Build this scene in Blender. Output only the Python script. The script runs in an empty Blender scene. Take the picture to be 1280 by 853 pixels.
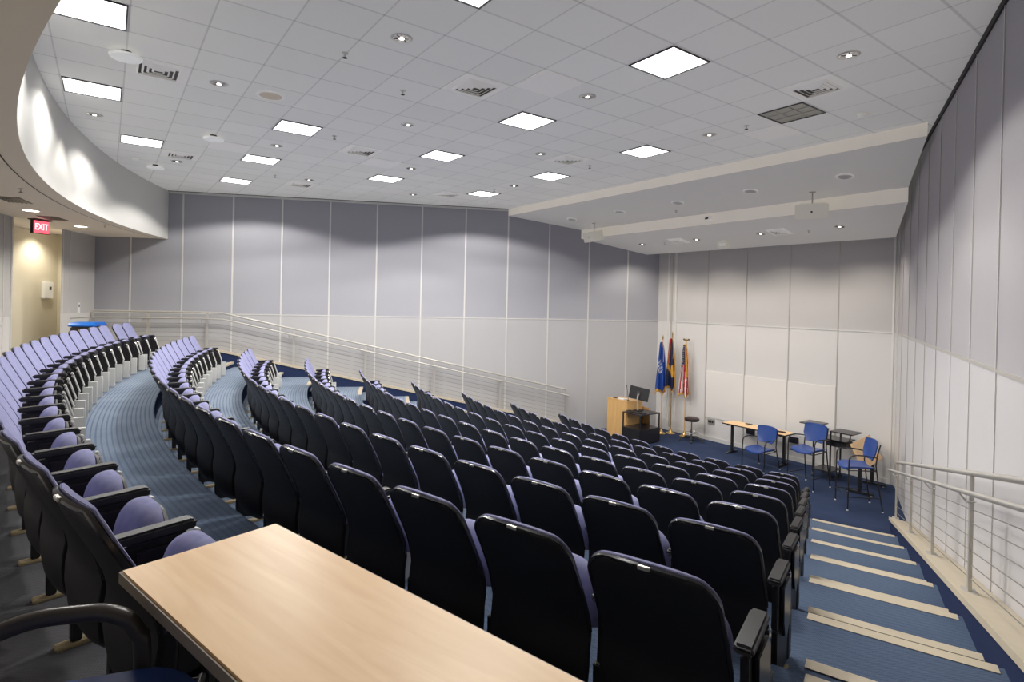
import bpy, bmesh, math, random
from mathutils import Vector, Matrix
random.seed(4)
sc = bpy.context.scene
COL = sc.collection
PI = math.pi
EYE = 3.53                      # camera height above the stage floor; world origin is below the camera
T = 0.6096                      # ceiling tile
OX, OY = -5.96787, 1.96185      # ceiling grid origin
HC = EYE + 2.5113               # ceiling height
CX, CY = -7.42, 19.1            # centre of the seating arcs
BX, BY = -7.67, 19.1            # centre of the rear bulkhead / back wall arcs
RISE, PITCH = 0.254, 1.143
TOPZ = 8 * RISE
SN, CS = math.sin(math.radians(24.6)), math.cos(math.radians(24.6))

# ------------------------------------------------------------------ materials
def newmat(name):
    m = bpy.data.materials.new(name); m.use_nodes = True
    nt = m.node_tree; b = nt.nodes['Principled BSDF']
    return m, nt, b
def N(nt, typ, **kw):
    n = nt.nodes.new(typ)
    for k, v in kw.items(): setattr(n, k, v)
    return n
def flat(name, col, rough=.5, metal=0., bump=0., bscale=300., var=0., vscale=4., spec=.5, coat=0.):
    m, nt, b = newmat(name)
    b.inputs['Roughness'].default_value = rough; b.inputs['Metallic'].default_value = metal
    b.inputs['Specular IOR Level'].default_value = spec
    if coat: b.inputs['Coat Weight'].default_value = coat
    tc = N(nt, 'ShaderNodeTexCoord')
    nz = N(nt, 'ShaderNodeTexNoise'); nz.inputs['Scale'].default_value = vscale; nz.inputs['Detail'].default_value = 3
    nt.links.new(tc.outputs['Object'], nz.inputs['Vector'])
    mx = N(nt, 'ShaderNodeMix', data_type='RGBA')
    mx.inputs['A'].default_value = (*[c * (1 - var) for c in col], 1)
    mx.inputs['B'].default_value = (*[min(1, c * (1 + var)) for c in col], 1)
    nt.links.new(nz.outputs['Fac'], mx.inputs['Factor']); nt.links.new(mx.outputs['Result'], b.inputs['Base Color'])
    if bump:
        n2 = N(nt, 'ShaderNodeTexNoise'); n2.inputs['Scale'].default_value = bscale; n2.inputs['Detail'].default_value = 2
        nt.links.new(tc.outputs['Object'], n2.inputs['Vector'])
        bp = N(nt, 'ShaderNodeBump'); bp.inputs['Strength'].default_value = bump; bp.inputs['Distance'].default_value = .004
        nt.links.new(n2.outputs['Fac'], bp.inputs['Height']); nt.links.new(bp.outputs['Normal'], b.inputs['Normal'])
    return m
def emis(name, col, s):
    m, nt, b = newmat(name)
    b.inputs['Base Color'].default_value = (*col, 1); b.inputs['Emission Color'].default_value = (*col, 1)
    b.inputs['Emission Strength'].default_value = s
    return m
def math_(nt, op, a, b=None, clamp=False):
    n = N(nt, 'ShaderNodeMath', operation=op); n.use_clamp = clamp
    for i, v in enumerate((a, b)):
        if v is None: continue
        if isinstance(v, (int, float)): n.inputs[i].default_value = v
        else: nt.links.new(v, n.inputs[i])
    return n.outputs[0]

M = {}
M['shell'] = flat('black_shell_plastic', (.017, .016, .0185), .5, bump=.25, bscale=700, var=.1, spec=.35)
M['rim'] = flat('glossy_black_rim', (.016, .0155, .019), .24, spec=.6, var=.05)
M['black'] = flat('black_plastic', (.014, .0135, .015), .48, bump=.1, bscale=500)
M['darkmetal'] = flat('black_powder_metal', (.015, .015, .017), .4, spec=.5)
M['tablet'] = flat('dark_tablet_laminate', (.022, .019, .022), .28, var=.15)
M['grey'] = flat('light_grey_enamel', (.60, .60, .585), .45, var=.04)
M['bronze'] = flat('bronze_foot', (.36, .29, .17), .5, var=.2, vscale=20)
M['alu'] = flat('brushed_aluminium', (.62, .60, .55), .35, metal=.7, var=.06, vscale=30)
M['steel'] = flat('painted_steel', (.50, .48, .44), .35, metal=.35, var=.05)
M['cablegrey'] = flat('steel_cable', (.23, .22, .20), .4, metal=.3)
M['chrome'] = flat('chrome', (.7, .7, .7), .15, metal=1)
M['brass'] = flat('brass', (.65, .45, .18), .25, metal=.9)
M['tan'] = flat('tan_nosing', (.52, .455, .345), .6, var=.08, vscale=9, bump=.1, bscale=200)
M['trimw'] = flat('pale_trim', (.66, .65, .62), .45, metal=.2, var=.04)
M['cream'] = flat('cream_paint', (.60, .55, .44), .7, var=.03, vscale=1)
M['white'] = flat('white_plastic', (.72, .71, .68), .45, var=.02)
M['speaker'] = flat('cream_speaker_case', (.60, .57, .50), .5, var=.03)
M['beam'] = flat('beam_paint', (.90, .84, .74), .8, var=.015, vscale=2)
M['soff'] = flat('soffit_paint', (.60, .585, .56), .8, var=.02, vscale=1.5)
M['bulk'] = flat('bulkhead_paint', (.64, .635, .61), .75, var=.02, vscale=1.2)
M['lowceil'] = flat('low_ceiling_paint', (.56, .48, .38), .8, var=.02, vscale=1.5)
M['gap'] = flat('dark_gap', (.03, .028, .026), .8)
M['blueplastic'] = flat('blue_moulded_plastic', (.022, .062, .25), .38, var=.08, vscale=6)
M['binblue'] = flat('bright_blue_plastic', (.005, .13, .55), .4)
M['vinyl'] = flat('dark_vinyl', (.035, .022, .02), .35)
M['flagblue'] = flat('flag_blue', (.012, .06, .30), .6, var=.2, vscale=20)
M['flagnavy'] = flat('flag_navy', (.012, .018, .07), .6, var=.2, vscale=20)
M['flagred'] = flat('flag_red', (.42, .018, .025), .6, var=.15, vscale=20)
M['flagwhite'] = flat('flag_white', (.72, .70, .68), .6, var=.05, vscale=20)
M['flaggold'] = flat('flag_gold', (.62, .33, .05), .6, var=.2, vscale=40)
M['whiteboard'] = flat('whiteboard', (.72, .69, .65), .3, var=.01)
M['rubber'] = flat('grey_rubber', (.05, .05, .05), .7)
M['paper'] = flat('paper', (.65, .68, .72), .7)
M['screen'] = flat('screen_black', (.004, .004, .005), .15)
M['carpetside'] = flat('navy_carpet_side', (.022, .034, .085), .95, bump=.6, bscale=350, var=.25, vscale=60, spec=.1)

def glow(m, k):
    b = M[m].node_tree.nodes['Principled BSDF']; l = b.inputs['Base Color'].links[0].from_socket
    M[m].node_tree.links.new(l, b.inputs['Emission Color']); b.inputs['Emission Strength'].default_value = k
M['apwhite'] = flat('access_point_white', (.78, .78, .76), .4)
for _m, _k in (('apwhite', .30), ('beam', .16), ('soff', .17), ('speaker', .22), ('white', .10), ('lowceil', .18)): glow(_m, _k)  # added glow lifts these paints and casings; none is a light source
M['fixture'] = flat('white_fixture', (.72, .70, .67), .5); glow('fixture', .21)  # same added glow, to keep fixture plates as bright as the tiles
M['slot'] = flat('vent_shadow', (.10, .095, .09), .7)
def wood(name, c1, c2, ax, sc_=1.0):
    m, nt, b = newmat(name); b.inputs['Roughness'].default_value = .38
    tc = N(nt, 'ShaderNodeTexCoord'); mp = N(nt, 'ShaderNodeMapping')
    s = [7 * sc_] * 3; s[ax] = .7 * sc_; mp.inputs['Scale'].default_value = s
    nt.links.new(tc.outputs['Object'], mp.inputs['Vector'])
    nz = N(nt, 'ShaderNodeTexNoise'); nz.inputs['Scale'].default_value = 2.5; nz.inputs['Detail'].default_value = 6
    nz.inputs['Distortion'].default_value = 1.2
    nt.links.new(mp.outputs['Vector'], nz.inputs['Vector'])
    cr = N(nt, 'ShaderNodeValToRGB'); cr.color_ramp.elements[0].position = .3; cr.color_ramp.elements[1].position = .75
    cr.color_ramp.elements[0].color = (*c1, 1); cr.color_ramp.elements[1].color = (*c2, 1)
    nt.links.new(nz.outputs['Fac'], cr.inputs['Fac']); nt.links.new(cr.outputs['Color'], b.inputs['Base Color'])
    return m
M['maple'] = wood('maple_laminate', (.78, .50, .245), (.88, .62, .34), 0)
M['mapleedge'] = flat('maple_edge', (.25, .20, .14), .5, var=.2, vscale=30)
M['oak'] = wood('honey_oak', (.62, .36, .13), (.74, .47, .20), 2, 1.6)

def fabric(name, c, c2):
    m, nt, b = newmat(name); b.inputs['Roughness'].default_value = .9; b.inputs['Specular IOR Level'].default_value = .2
    b.inputs['Sheen Weight'].default_value = .3; b.inputs['Sheen Tint'].default_value = (.6, .6, 1, 1)
    tc = N(nt, 'ShaderNodeTexCoord')
    w = N(nt, 'ShaderNodeTexVoronoi'); w.inputs['Scale'].default_value = 26; w.feature = 'SMOOTH_F1'
    nz = N(nt, 'ShaderNodeTexNoise'); nz.inputs['Scale'].default_value = 160
    nt.links.new(tc.outputs['Object'], w.inputs['Vector']); nt.links.new(tc.outputs['Object'], nz.inputs['Vector'])
    f = math_(nt, 'ADD', math_(nt, 'MULTIPLY', w.outputs['Distance'], .9), math_(nt, 'MULTIPLY', nz.outputs['Fac'], .5), True)
    mx = N(nt, 'ShaderNodeMix', data_type='RGBA'); mx.inputs['A'].default_value = (*c, 1); mx.inputs['B'].default_value = (*c2, 1)
    nt.links.new(f, mx.inputs['Factor']); nt.links.new(mx.outputs['Result'], b.inputs['Base Color'])
    bp = N(nt, 'ShaderNodeBump'); bp.inputs['Strength'].default_value = .3; bp.inputs['Distance'].default_value = .003
    nt.links.new(f, bp.inputs['Height']); nt.links.new(bp.outputs['Normal'], b.inputs['Normal'])
    return m
M['fabric'] = fabric('periwinkle_fabric', (.165, .175, .335), (.27, .275, .425))

# ribbed carpet following the seating arcs
def carpet():
    m, nt, b = newmat('ribbed_blue_carpet'); b.inputs['Roughness'].default_value = .95; b.inputs['Specular IOR Level'].default_value = .15
    tc = N(nt, 'ShaderNodeTexCoord'); sp = N(nt, 'ShaderNodeSeparateXYZ'); nt.links.new(tc.outputs['Object'], sp.inputs[0])
    dx = math_(nt, 'SUBTRACT', sp.outputs[0], CX); dy = math_(nt, 'SUBTRACT', sp.outputs[1], CY)
    r = math_(nt, 'SQRT', math_(nt, 'ADD', math_(nt, 'MULTIPLY', dx, dx), math_(nt, 'MULTIPLY', dy, dy)))
    th = N(nt, 'ShaderNodeMath', operation='ARCTAN2'); nt.links.new(dx, th.inputs[0]); nt.links.new(dy, th.inputs[1])
    rib = math_(nt, 'MULTIPLY', math_(nt, 'GREATER_THAN', math_(nt, 'SINE', math_(nt, 'MULTIPLY', r, 2 * PI / .046)), -.55), 1.0)
    weave = math_(nt, 'MULTIPLY', math_(nt, 'SINE', math_(nt, 'MULTIPLY', r, 2 * PI / .017)), math_(nt, 'SINE', math_(nt, 'MULTIPLY', th.outputs[0], 2 * PI * 18 / .021)))
    nz = N(nt, 'ShaderNodeTexNoise'); nz.inputs['Scale'].default_value = 1.3; nz.inputs['Detail'].default_value = 4
    nz2 = N(nt, 'ShaderNodeTexNoise'); nz2.inputs['Scale'].default_value = 90
    nt.links.new(tc.outputs['Object'], nz.inputs['Vector']); nt.links.new(tc.outputs['Object'], nz2.inputs['Vector'])
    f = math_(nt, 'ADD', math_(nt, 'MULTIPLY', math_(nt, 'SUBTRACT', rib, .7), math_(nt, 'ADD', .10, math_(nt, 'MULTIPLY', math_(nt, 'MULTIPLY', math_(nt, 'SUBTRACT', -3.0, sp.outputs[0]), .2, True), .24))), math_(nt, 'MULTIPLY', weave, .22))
    f = math_(nt, 'ADD', f, math_(nt, 'MULTIPLY', nz.outputs['Fac'], .5)); f = math_(nt, 'ADD', f, math_(nt, 'MULTIPLY', nz2.outputs['Fac'], .35), True)
    mx = N(nt, 'ShaderNodeMix', data_type='RGBA'); mx.inputs['A'].default_value = (.036, .058, .108, 1); mx.inputs['B'].default_value = (.135, .18, .265, 1)
    nt.links.new(f, mx.inputs['Factor'])
    lit_k = math_(nt, 'MULTIPLY', math_(nt, 'SUBTRACT', -3.0, sp.outputs[0]), .14, True)  # stronger light on the left side, painted into the carpet colour
    m1 = N(nt, 'ShaderNodeMix', data_type='RGBA', blend_type='MULTIPLY'); m1.inputs['B'].default_value = (2.55, 2.25, 1.85, 1); nt.links.new(lit_k, m1.inputs['Factor']); nt.links.new(mx.outputs['Result'], m1.inputs['A']); m1.clamp_result = False; mx = m1
    # the rearmost strip of floor is browner
    k = math_(nt, 'MULTIPLY', math_(nt, 'SUBTRACT', r, 19.25), 2.5, True)
    m2 = N(nt, 'ShaderNodeMix', data_type='RGBA'); m2.inputs['B'].default_value = (.095, .090, .090, 1)
    nt.links.new(math_(nt, 'MULTIPLY', k, .85), m2.inputs['Factor']); nt.links.new(mx.outputs['Result'], m2.inputs['A'])
    nt.links.new(m2.outputs['Result'], b.inputs['Base Color'])
    bp = N(nt, 'ShaderNodeBump'); bp.inputs['Strength'].default_value = .5; bp.inputs['Distance'].default_value = .006
    nt.links.new(f, bp.inputs['Height']); nt.links.new(bp.outputs['Normal'], b.inputs['Normal'])
    return m
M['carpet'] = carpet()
M['stagecarpet'] = flat('navy_stage_carpet', (.030, .046, .098), .95, bump=.4, bscale=250, var=.25, vscale=2.5, spec=.12)

def tiles():
    m, nt, b = newmat('ceiling_tiles'); b.inputs['Roughness'].default_value = .9
    tc = N(nt, 'ShaderNodeTexCoord'); sp = N(nt, 'ShaderNodeSeparateXYZ'); nt.links.new(tc.outputs['Object'], sp.inputs[0])
    def line(o, off, w):
        a = math_(nt, 'FRACT', math_(nt, 'ADD', math_(nt, 'DIVIDE', math_(nt, 'SUBTRACT', o, off), T), 100.5))
        return math_(nt, 'LESS_THAN', math_(nt, 'ABSOLUTE', math_(nt, 'SUBTRACT', a, .5)), w)
    lx = line(sp.outputs[0], OX, .020); ly = line(sp.outputs[1], OY, .013)
    nz = N(nt, 'ShaderNodeTexNoise'); nz.inputs['Scale'].default_value = 120; nt.links.new(tc.outputs['Object'], nz.inputs['Vector'])
    mp = N(nt, 'ShaderNodeVectorMath', operation='MULTIPLY_ADD'); mp.inputs[1].default_value = (1 / T, 1 / T, 0); mp.inputs[2].default_value = (-OX / T, -OY / T, 0)
    nt.links.new(tc.outputs['Object'], mp.inputs[0])
    fl = N(nt, 'ShaderNodeVectorMath', operation='FLOOR'); nt.links.new(mp.outputs[0], fl.inputs[0])
    wn = N(nt, 'ShaderNodeTexWhiteNoise', noise_dimensions='3D'); nt.links.new(fl.outputs[0], wn.inputs['Vector'])
    v = math_(nt, 'ADD', math_(nt, 'MULTIPLY', nz.outputs['Fac'], .07), math_(nt, 'MULTIPLY', wn.outputs['Value'], .035))
    v = math_(nt, 'ADD', v, .66)
    l = math_(nt, 'ADD', math_(nt, 'MULTIPLY', lx, .14), math_(nt, 'MULTIPLY', ly, .15))
    v = math_(nt, 'SUBTRACT', v, l)
    cb = N(nt, 'ShaderNodeCombineColor'); nt.links.new(v, cb.inputs[0]); nt.links.new(math_(nt, 'MULTIPLY', v, .985), cb.inputs[1]); nt.links.new(math_(nt, 'MULTIPLY', v, .94), cb.inputs[2])
    nt.links.new(cb.outputs[0], b.inputs['Base Color']); nt.links.new(cb.outputs[0], b.inputs['Emission Color']); b.inputs['Emission Strength'].default_value = .19  # tiles glow faintly as added room fill; they are not lamps
    return m
M['tiles'] = tiles()

def panel(name, up, lo):
    m, nt, b = newmat(name); b.inputs['Roughness'].default_value = .85; b.inputs['Specular IOR Level'].default_value = .15
    tc = N(nt, 'ShaderNodeTexCoord'); sp = N(nt, 'ShaderNodeSeparateXYZ'); nt.links.new(tc.outputs['Object'], sp.inputs[0])
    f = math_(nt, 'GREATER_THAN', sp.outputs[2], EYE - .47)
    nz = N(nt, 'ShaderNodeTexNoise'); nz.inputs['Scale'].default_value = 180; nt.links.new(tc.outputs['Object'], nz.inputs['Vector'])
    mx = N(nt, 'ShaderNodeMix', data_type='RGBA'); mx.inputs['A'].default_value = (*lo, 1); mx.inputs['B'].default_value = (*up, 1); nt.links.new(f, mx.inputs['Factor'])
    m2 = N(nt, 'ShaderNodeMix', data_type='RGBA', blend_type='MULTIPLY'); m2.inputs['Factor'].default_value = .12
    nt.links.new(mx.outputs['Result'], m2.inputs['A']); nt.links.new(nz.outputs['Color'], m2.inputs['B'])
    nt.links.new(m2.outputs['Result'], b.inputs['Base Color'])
    return m
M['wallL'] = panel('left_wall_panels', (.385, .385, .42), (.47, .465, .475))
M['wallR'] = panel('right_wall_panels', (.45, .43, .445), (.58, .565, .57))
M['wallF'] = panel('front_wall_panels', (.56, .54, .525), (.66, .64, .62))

# ------------------------------------------------------------------ mesh helpers
class MB:
    def __init__(s): s.v = []; s.f = []; s.m = []; s.ms = []; s.sm = []
    def mi(s, mat):
        if mat not in s.ms: s.ms.append(mat)
        return s.ms.index(mat)
    def add(s, vs, fs, mat, smooth=False):
        o = len(s.v); s.v += [tuple(v) for v in vs]; i = s.mi(mat)
        for f in fs: s.f.append([a + o for a in f]); s.m.append(i); s.sm.append(smooth)
        return s
    def box(s, x0, x1, y0, y1, z0, z1, mat, mtx=None):
        vs = [Vector((x, y, z)) for z in (z0, z1) for y in (y0, y1) for x in (x0, x1)]
        if mtx: vs = [mtx @ v for v in vs]
        return s.add(vs, [(0, 2, 3, 1), (4, 5, 7, 6), (0, 1, 5, 4), (2, 6, 7, 3), (0, 4, 6, 2), (1, 3, 7, 5)], mat)
    def prism(s, pts, a, b, axis, mat, mtx=None, smooth=False):
        # pts: 2D outline; axis 'x' -> (a|b, p0, p1), 'z' -> (p0, p1, a|b), 'y' -> (p0, a|b, p1)
        def mk(t, p): return Vector((t, p[0], p[1])) if axis == 'x' else Vector((p[0], p[1], t)) if axis == 'z' else Vector((p[0], t, p[1]))
        vs = [mk(a, p) for p in pts] + [mk(b, p) for p in pts]; n = len(pts)
        if mtx: vs = [mtx @ v for v in vs]
        fs = [list(range(n))[::-1], list(range(n, 2 * n))] + [(i, (i + 1) % n, n + (i + 1) % n, n + i) for i in range(n)]
        return s.add(vs, fs, mat, smooth)
    def tube(s, pts, r, mat, n=8, closed=True):
        pts = [Vector(p) for p in pts]; rs = r if isinstance(r, (list, tuple)) else [r] * len(pts)
        vs = []; fs = []; prev = None
        for i, p in enumerate(pts):
            d = (pts[min(i + 1, len(pts) - 1)] - pts[max(i - 1, 0)]).normalized()
            if prev is None:
                up = Vector((0, 0, 1)) if abs(d.z) < .9 else Vector((1, 0, 0)); a = d.cross(up).normalized()
            else: a = (prev - d * prev.dot(d)).normalized()
            prev = a; b = d.cross(a)
            for k in range(n):
                t = 2 * PI * k / n; vs.append(p + (a * math.cos(t) + b * math.sin(t)) * rs[i])
        for i in range(len(pts) - 1):
            for k in range(n): fs.append((i * n + k, i * n + (k + 1) % n, (i + 1) * n + (k + 1) % n, (i + 1) * n + k))
        s.add(vs, fs, mat, True)
        o = len(s.v) - len(vs); m = s.mi(mat)
        if closed:
            s.f.append([o + k for k in range(n)][::-1]); s.f.append([o + (len(pts) - 1) * n + k for k in range(n)]); s.m += [m, m]; s.sm += [False, False]
        return s
    def lathe(s, prof, mat, c=(0, 0, 0), n=20):
        vs = []; fs = []
        for (r, z) in prof:
            for k in range(n): t = 2 * PI * k / n; vs.append((c[0] + r * math.cos(t), c[1] + r * math.sin(t), c[2] + z))
        for i in range(len(prof) - 1):
            for k in range(n): fs.append((i * n + k, i * n + (k + 1) % n, (i + 1) * n + (k + 1) % n, (i + 1) * n + k))
        fs.append(list(range(n))[::-1]); fs.append([(len(prof) - 1) * n + k for k in range(n)])
        return s.add(vs, fs, mat, True)
    def build(s, name, parent=None, bevel=0., seg=2, loc=None, rotz=None, sharp=35, recalc=True):
        me = bpy.data.meshes.new(name)
        me.from_pydata(s.v, [], s.f)
        for m in s.ms: me.materials.append(M[m])
        for p, i, sm in zip(me.polygons, s.m, s.sm): p.material_index = i; p.use_smooth = sm
        bm = bmesh.new(); bm.from_mesh(me)
        if recalc: bmesh.ops.recalc_face_normals(bm, faces=bm.faces)
        if bevel:
            es = [e for e in bm.edges if len(e.link_faces) == 2 and e.calc_face_angle(0) > math.radians(40)]
            bmesh.ops.bevel(bm, geom=es, offset=bevel, segments=seg, affect='EDGES', clamp_overlap=True)
            for f in bm.faces: f.smooth = True
            for e in bm.edges:
                if len(e.link_faces) == 2 and e.calc_face_angle(0) > math.radians(sharp): e.smooth = False
        else:
            for e in bm.edges:
                if len(e.link_faces) == 2 and e.calc_face_angle(0) > math.radians(50): e.smooth = False
        bm.to_mesh(me); bm.free(); me.update()
        o = bpy.data.objects.new(name, me); COL.objects.link(o)
        if parent: o.parent = parent
        if loc is not None: o.location = loc
        if rotz is not None: o.rotation_euler = (0, 0, rotz)
        return o
def tag(o, label=None, cat=None, group=None, kind=None):
    if label: o['label'] = label
    if cat: o['category'] = cat
    if group: o['group'] = group
    if kind: o['kind'] = kind
    return o
def empty(name, loc, rotz=0., label=None, cat=None, group=None):
    o = bpy.data.objects.new(name, None); COL.objects.link(o); o.location = loc; o.rotation_euler = (0, 0, rotz); o.empty_display_size = .1
    return tag(o, label, cat, group)
def struct(o): o['kind'] = 'structure'; return o
def children(o): return list(KIDS.get(o.name, []))
def copy_tree(o, parent=None):
    c = o.copy(); COL.objects.link(c); c.parent = parent
    for ch in list(o.children): copy_tree(ch, c)
    return c

# ------------------------------------------------------------------ room geometry
DF = 12.9
def wl(y, off=0.): return -16.1 + (y - 1.1) * .458 + off / CS      # X of the left wall
def wr(y, off=0.): return -2.285 - .458 * (y - 7.763) - off / CS   # X of the right wall
def polar(r, th, cx=CX, cy=CY): return (cx + r * math.sin(th), cy - r * math.cos(th))
def thlim(r, side, off=0., cx=CX, cy=CY):
    # angle at which the arc of radius r meets a wall (offset inwards)
    lo, hi = 0., math.radians(45)
    for _ in range(40):
        mid = (lo + hi) / 2; x, y = polar(r, mid * side, cx, cy)
        ins = x < wr(y, off) if side > 0 else x > wl(y, off)
        if ins: lo = mid
        else: hi = mid
    return lo * side
def arc(r, t0, t1, n=48, cx=CX, cy=CY): return [polar(r, t0 + (t1 - t0) * i / n, cx, cy) for i in range(n + 1)]
RK = lambda k: 10.61 + PITCH * (k - 1)      # nosing radius of tier k (k = 1..8)
RB = 21.34

# floor: stage + tiers + risers, one continuous shell
fl = MB(); n = 60
yb = polar(RB + .76, 0, BX, BY)[1]
a = arc(RK(1), thlim(RK(1), -1), thlim(RK(1), 1), n)
st = [(x, y, 0) for x, y in a] + [(wr(DF), DF, 0), (wl(DF), DF, 0)]
fl.add(st, [list(range(len(st)))], 'stagecarpet')
for k in range(1, 9):
    z = k * RISE; r0 = RK(k); r1 = RK(k + 1) if k < 8 else RB + .9
    a0 = arc(r0, thlim(r0, -1), thlim(r0, 1), n); a1 = arc(r1, thlim(r1, -1), thlim(r1, 1), n)
    vs = [(x, y, z) for x, y in a0] + [(x, y, z) for x, y in a1]
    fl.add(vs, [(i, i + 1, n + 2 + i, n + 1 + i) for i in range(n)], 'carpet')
    vs = [(x, y, z - RISE) for x, y in a0] + [(x, y, z) for x, y in a0]
    fl.add(vs, [(i, i + 1, n + 2 + i, n + 1 + i) for i in range(n)], 'carpetside')
struct(fl.build('floor', recalc=False))

# seat rows
ROWS = {}
R0 = {1: 19.59}
for j in range(2, 10): R0[j] = 18.35 - PITCH * (j - 2)
CROW = {j: (CX, CY) for j in range(2, 10)}; CROW[1] = (BX + .2, BY)
DTH = {j: math.radians(1.65 * 18.77 / (R0[j] + .33)) for j in R0}
def row_end_right(j):
    if j == 1: return math.radians(16.2)
    # rows end on a line parallel with the right wall
    lo, hi = 0., .6
    for _ in range(40):
        m_ = (lo + hi) / 2; x, y = polar(R0[j] - .3, m_)
        if x + .479 * (y - 3.29) < -1.67: lo = m_
        else: hi = m_
    return lo - math.radians({2: .25, 3: .17, 4: .13, 5: .10, 6: .08}.get(j, .06))
LEFT_END = {1: -19.4, 2: -19.6, 3: -19.2, 4: -19.6, 5: -18.9, 6: -18.2, 7: -17.5, 8: -16.8, 9: -16.1}

# aisle half steps and tan nosings
tn = 0
for k in range(1, 9):
    j = 9 - k
    for side in (1, -1):
        for half in (0, 1):
            r = RK(k) - (.36 if half else 0.); z = k * RISE - (RISE / 2 if half else 0.)
            te = thlim(r, side, .30)
            if side > 0:
                je = j if j >= 1 else 1
                x0 = None
                lo, hi = 0., .6
                for _ in range(40):
                    m_ = (lo + hi) / 2; x, y = polar(r, m_)
                    if x + .479 * (y - 3.29) < -1.67 + .07: lo = m_
                    else: hi = m_
                ts = lo
            else: ts = math.radians(LEFT_END[max(1, j)] - .9)
            if abs(te) < abs(ts): ts = te - side * .02
            if half:
                hb = MB(); a0 = arc(r + .004, ts, te, 8); a1 = arc(RK(k) + .01, ts, te, 8)
                vs = [(x, y, z - .004) for x, y in a0] + [(x, y, z - .004) for x, y in a1] + [(x, y, z - RISE / 2) for x, y in a0] + [(x, y, z - RISE / 2) for x, y in a1]
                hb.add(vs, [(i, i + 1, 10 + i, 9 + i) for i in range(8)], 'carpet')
                hb.add(vs, [(18 + i, 19 + i, 1 + i, i) for i in range(8)] + [(0, 9, 27, 18), (8, 26, 35, 17)], 'carpetside')
                tn += 1; struct(hb.build('trim_%d' % tn))
            nb = MB(); a0 = arc(r - .012, ts, te, 8); a1 = arc(r + .075, ts, te, 8)
            vs = [(x, y, z + .004) for x, y in a0] + [(x, y, z + .004) for x, y in a1] + [(x, y, z - .042) for x, y in a0] + [(x, y, z - .012) for x, y in a1]
            fs = [(i, i + 1, 10 + i, 9 + i) for i in range(8)] + [(18 + i, 19 + i, 1 + i, i) for i in range(8)] + [(0, 9, 27, 18), (8, 26, 35, 17)]
            nb.add(vs, fs, 'tan'); tn += 1; struct(nb.build('trim_%d' % tn))

# walls
yA, yBk = -3.2, DF
def wall(name, x0, y0, x1, y1, z0, z1, mat, inward, th=.12):
    w = MB(); d = Vector((x1 - x0, y1 - y0, 0)).normalized(); nrm = Vector((-d.y, d.x, 0)) * inward
    o = nrm * -th
    vs = [(x0, y0, z0), (x1, y1, z0), (x1, y1, z1), (x0, y0, z1)]
    vs += [(v[0] + o.x, v[1] + o.y, v[2]) for v in vs]
    w.add(vs, [(0, 1, 2, 3), (7, 6, 5, 4), (0, 4, 5, 1), (1, 5, 6, 2), (2, 6, 7, 3), (3, 7, 4, 0)], mat)
    return struct(w.build(name))
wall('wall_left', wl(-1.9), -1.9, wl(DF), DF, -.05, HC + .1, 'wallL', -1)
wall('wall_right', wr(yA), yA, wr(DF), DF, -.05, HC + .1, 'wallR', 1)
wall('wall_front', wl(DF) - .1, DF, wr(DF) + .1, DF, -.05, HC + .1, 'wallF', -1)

def strip_on_wall(mb, P, z0, z1, w, nrm, mat, t=.012, d=None):
    # vertical strip centred at P (x, y) on a wall with inward normal nrm
    d = Vector((-nrm[1], nrm[0], 0)); nn = Vector((nrm[0], nrm[1], 0)); P = Vector((P[0], P[1], 0))
    vs = []
    for z in (z0, z1):
        for (u, v) in ((-w / 2, 0), (w / 2, 0), (w / 2, t), (-w / 2, t)):
            q = P + d * u + nn * v; vs.append((q.x, q.y, z))
    mb.add(vs, [(0, 1, 2, 3), (7, 6, 5, 4), (0, 4, 5, 1), (1, 5, 6, 2), (2, 6, 7, 3), (3, 7, 4, 0)], mat)
def hstrip(mb, A, B, z, h, nrm, mat, t=.012):
    nn = Vector((nrm[0], nrm[1], 0)); vs = []
    for P in (A, B):
        for (v, zz) in ((0, z - h / 2), (t, z - h / 2), (t, z + h / 2), (0, z + h / 2)):
            q = Vector((P[0], P[1], 0)) + nn * v; vs.append((q.x, q.y, zz))
    mb.add(vs, [(0, 1, 2, 3), (7, 6, 5, 4), (0, 4, 5, 1), (1, 5, 6, 2), (2, 6, 7, 3), (3, 7, 4, 0)], mat)
ZS = EYE - .47
nL = (CS, -SN); nR = (-CS, -SN); nF = (0, -1)
tm = MB()
svals = [.84, 1.98, 3.12, 4.27, 5.43, 6.60, 7.76, 8.92, 10.08, 11.24, 12.40, 13.56]
for s_ in svals:
    P = (-16.74 + s_ * SN, -.3 + s_ * CS); strip_on_wall(tm, P, 0, HC, .035, nL, 'trimw')
hstrip(tm, (wl(-1.5), -1.5), (wl(DF), DF), ZS, .022, nL, 'trimw', .010)
tn += 1; struct(tm.build('trim_%d' % tn))
tm = MB(); hstrip(tm, (wl(1.1), 1.1), (wl(8.85), 8.85), HC - .035, .05, nL, 'trimw', .03); hstrip(tm, (wl(1.1), 1.1), (wl(8.85), 8.85), HC - .004, .012, nL, 'gap', .05)
tn += 1; struct(tm.build('trim_%d' % tn))
tm = MB()
for k in range(-2, 16):
    s_ = .82 + 1.0 * k
    if s_ < .4: continue
    P = (-4.64 + s_ * SN, DF - s_ * CS); strip_on_wall(tm, P, 0, HC, .012, nR, 'trimw' if k > 4 else 'steel', .006)
hstrip(tm, (wr(-3), -3), (wr(DF), DF), ZS, .03, nR, 'steel', .008)
hstrip(tm, (wr(-3), -3), (wr(DF), DF), HC - .03, .06, nR, 'gap', .02)
strip_on_wall(tm, (wr(DF - .05), DF - .05), 0, HC, .05, nR, 'trimw', .02)
tn += 1; struct(tm.build('trim_%d' % tn))
tm = MB()
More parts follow.
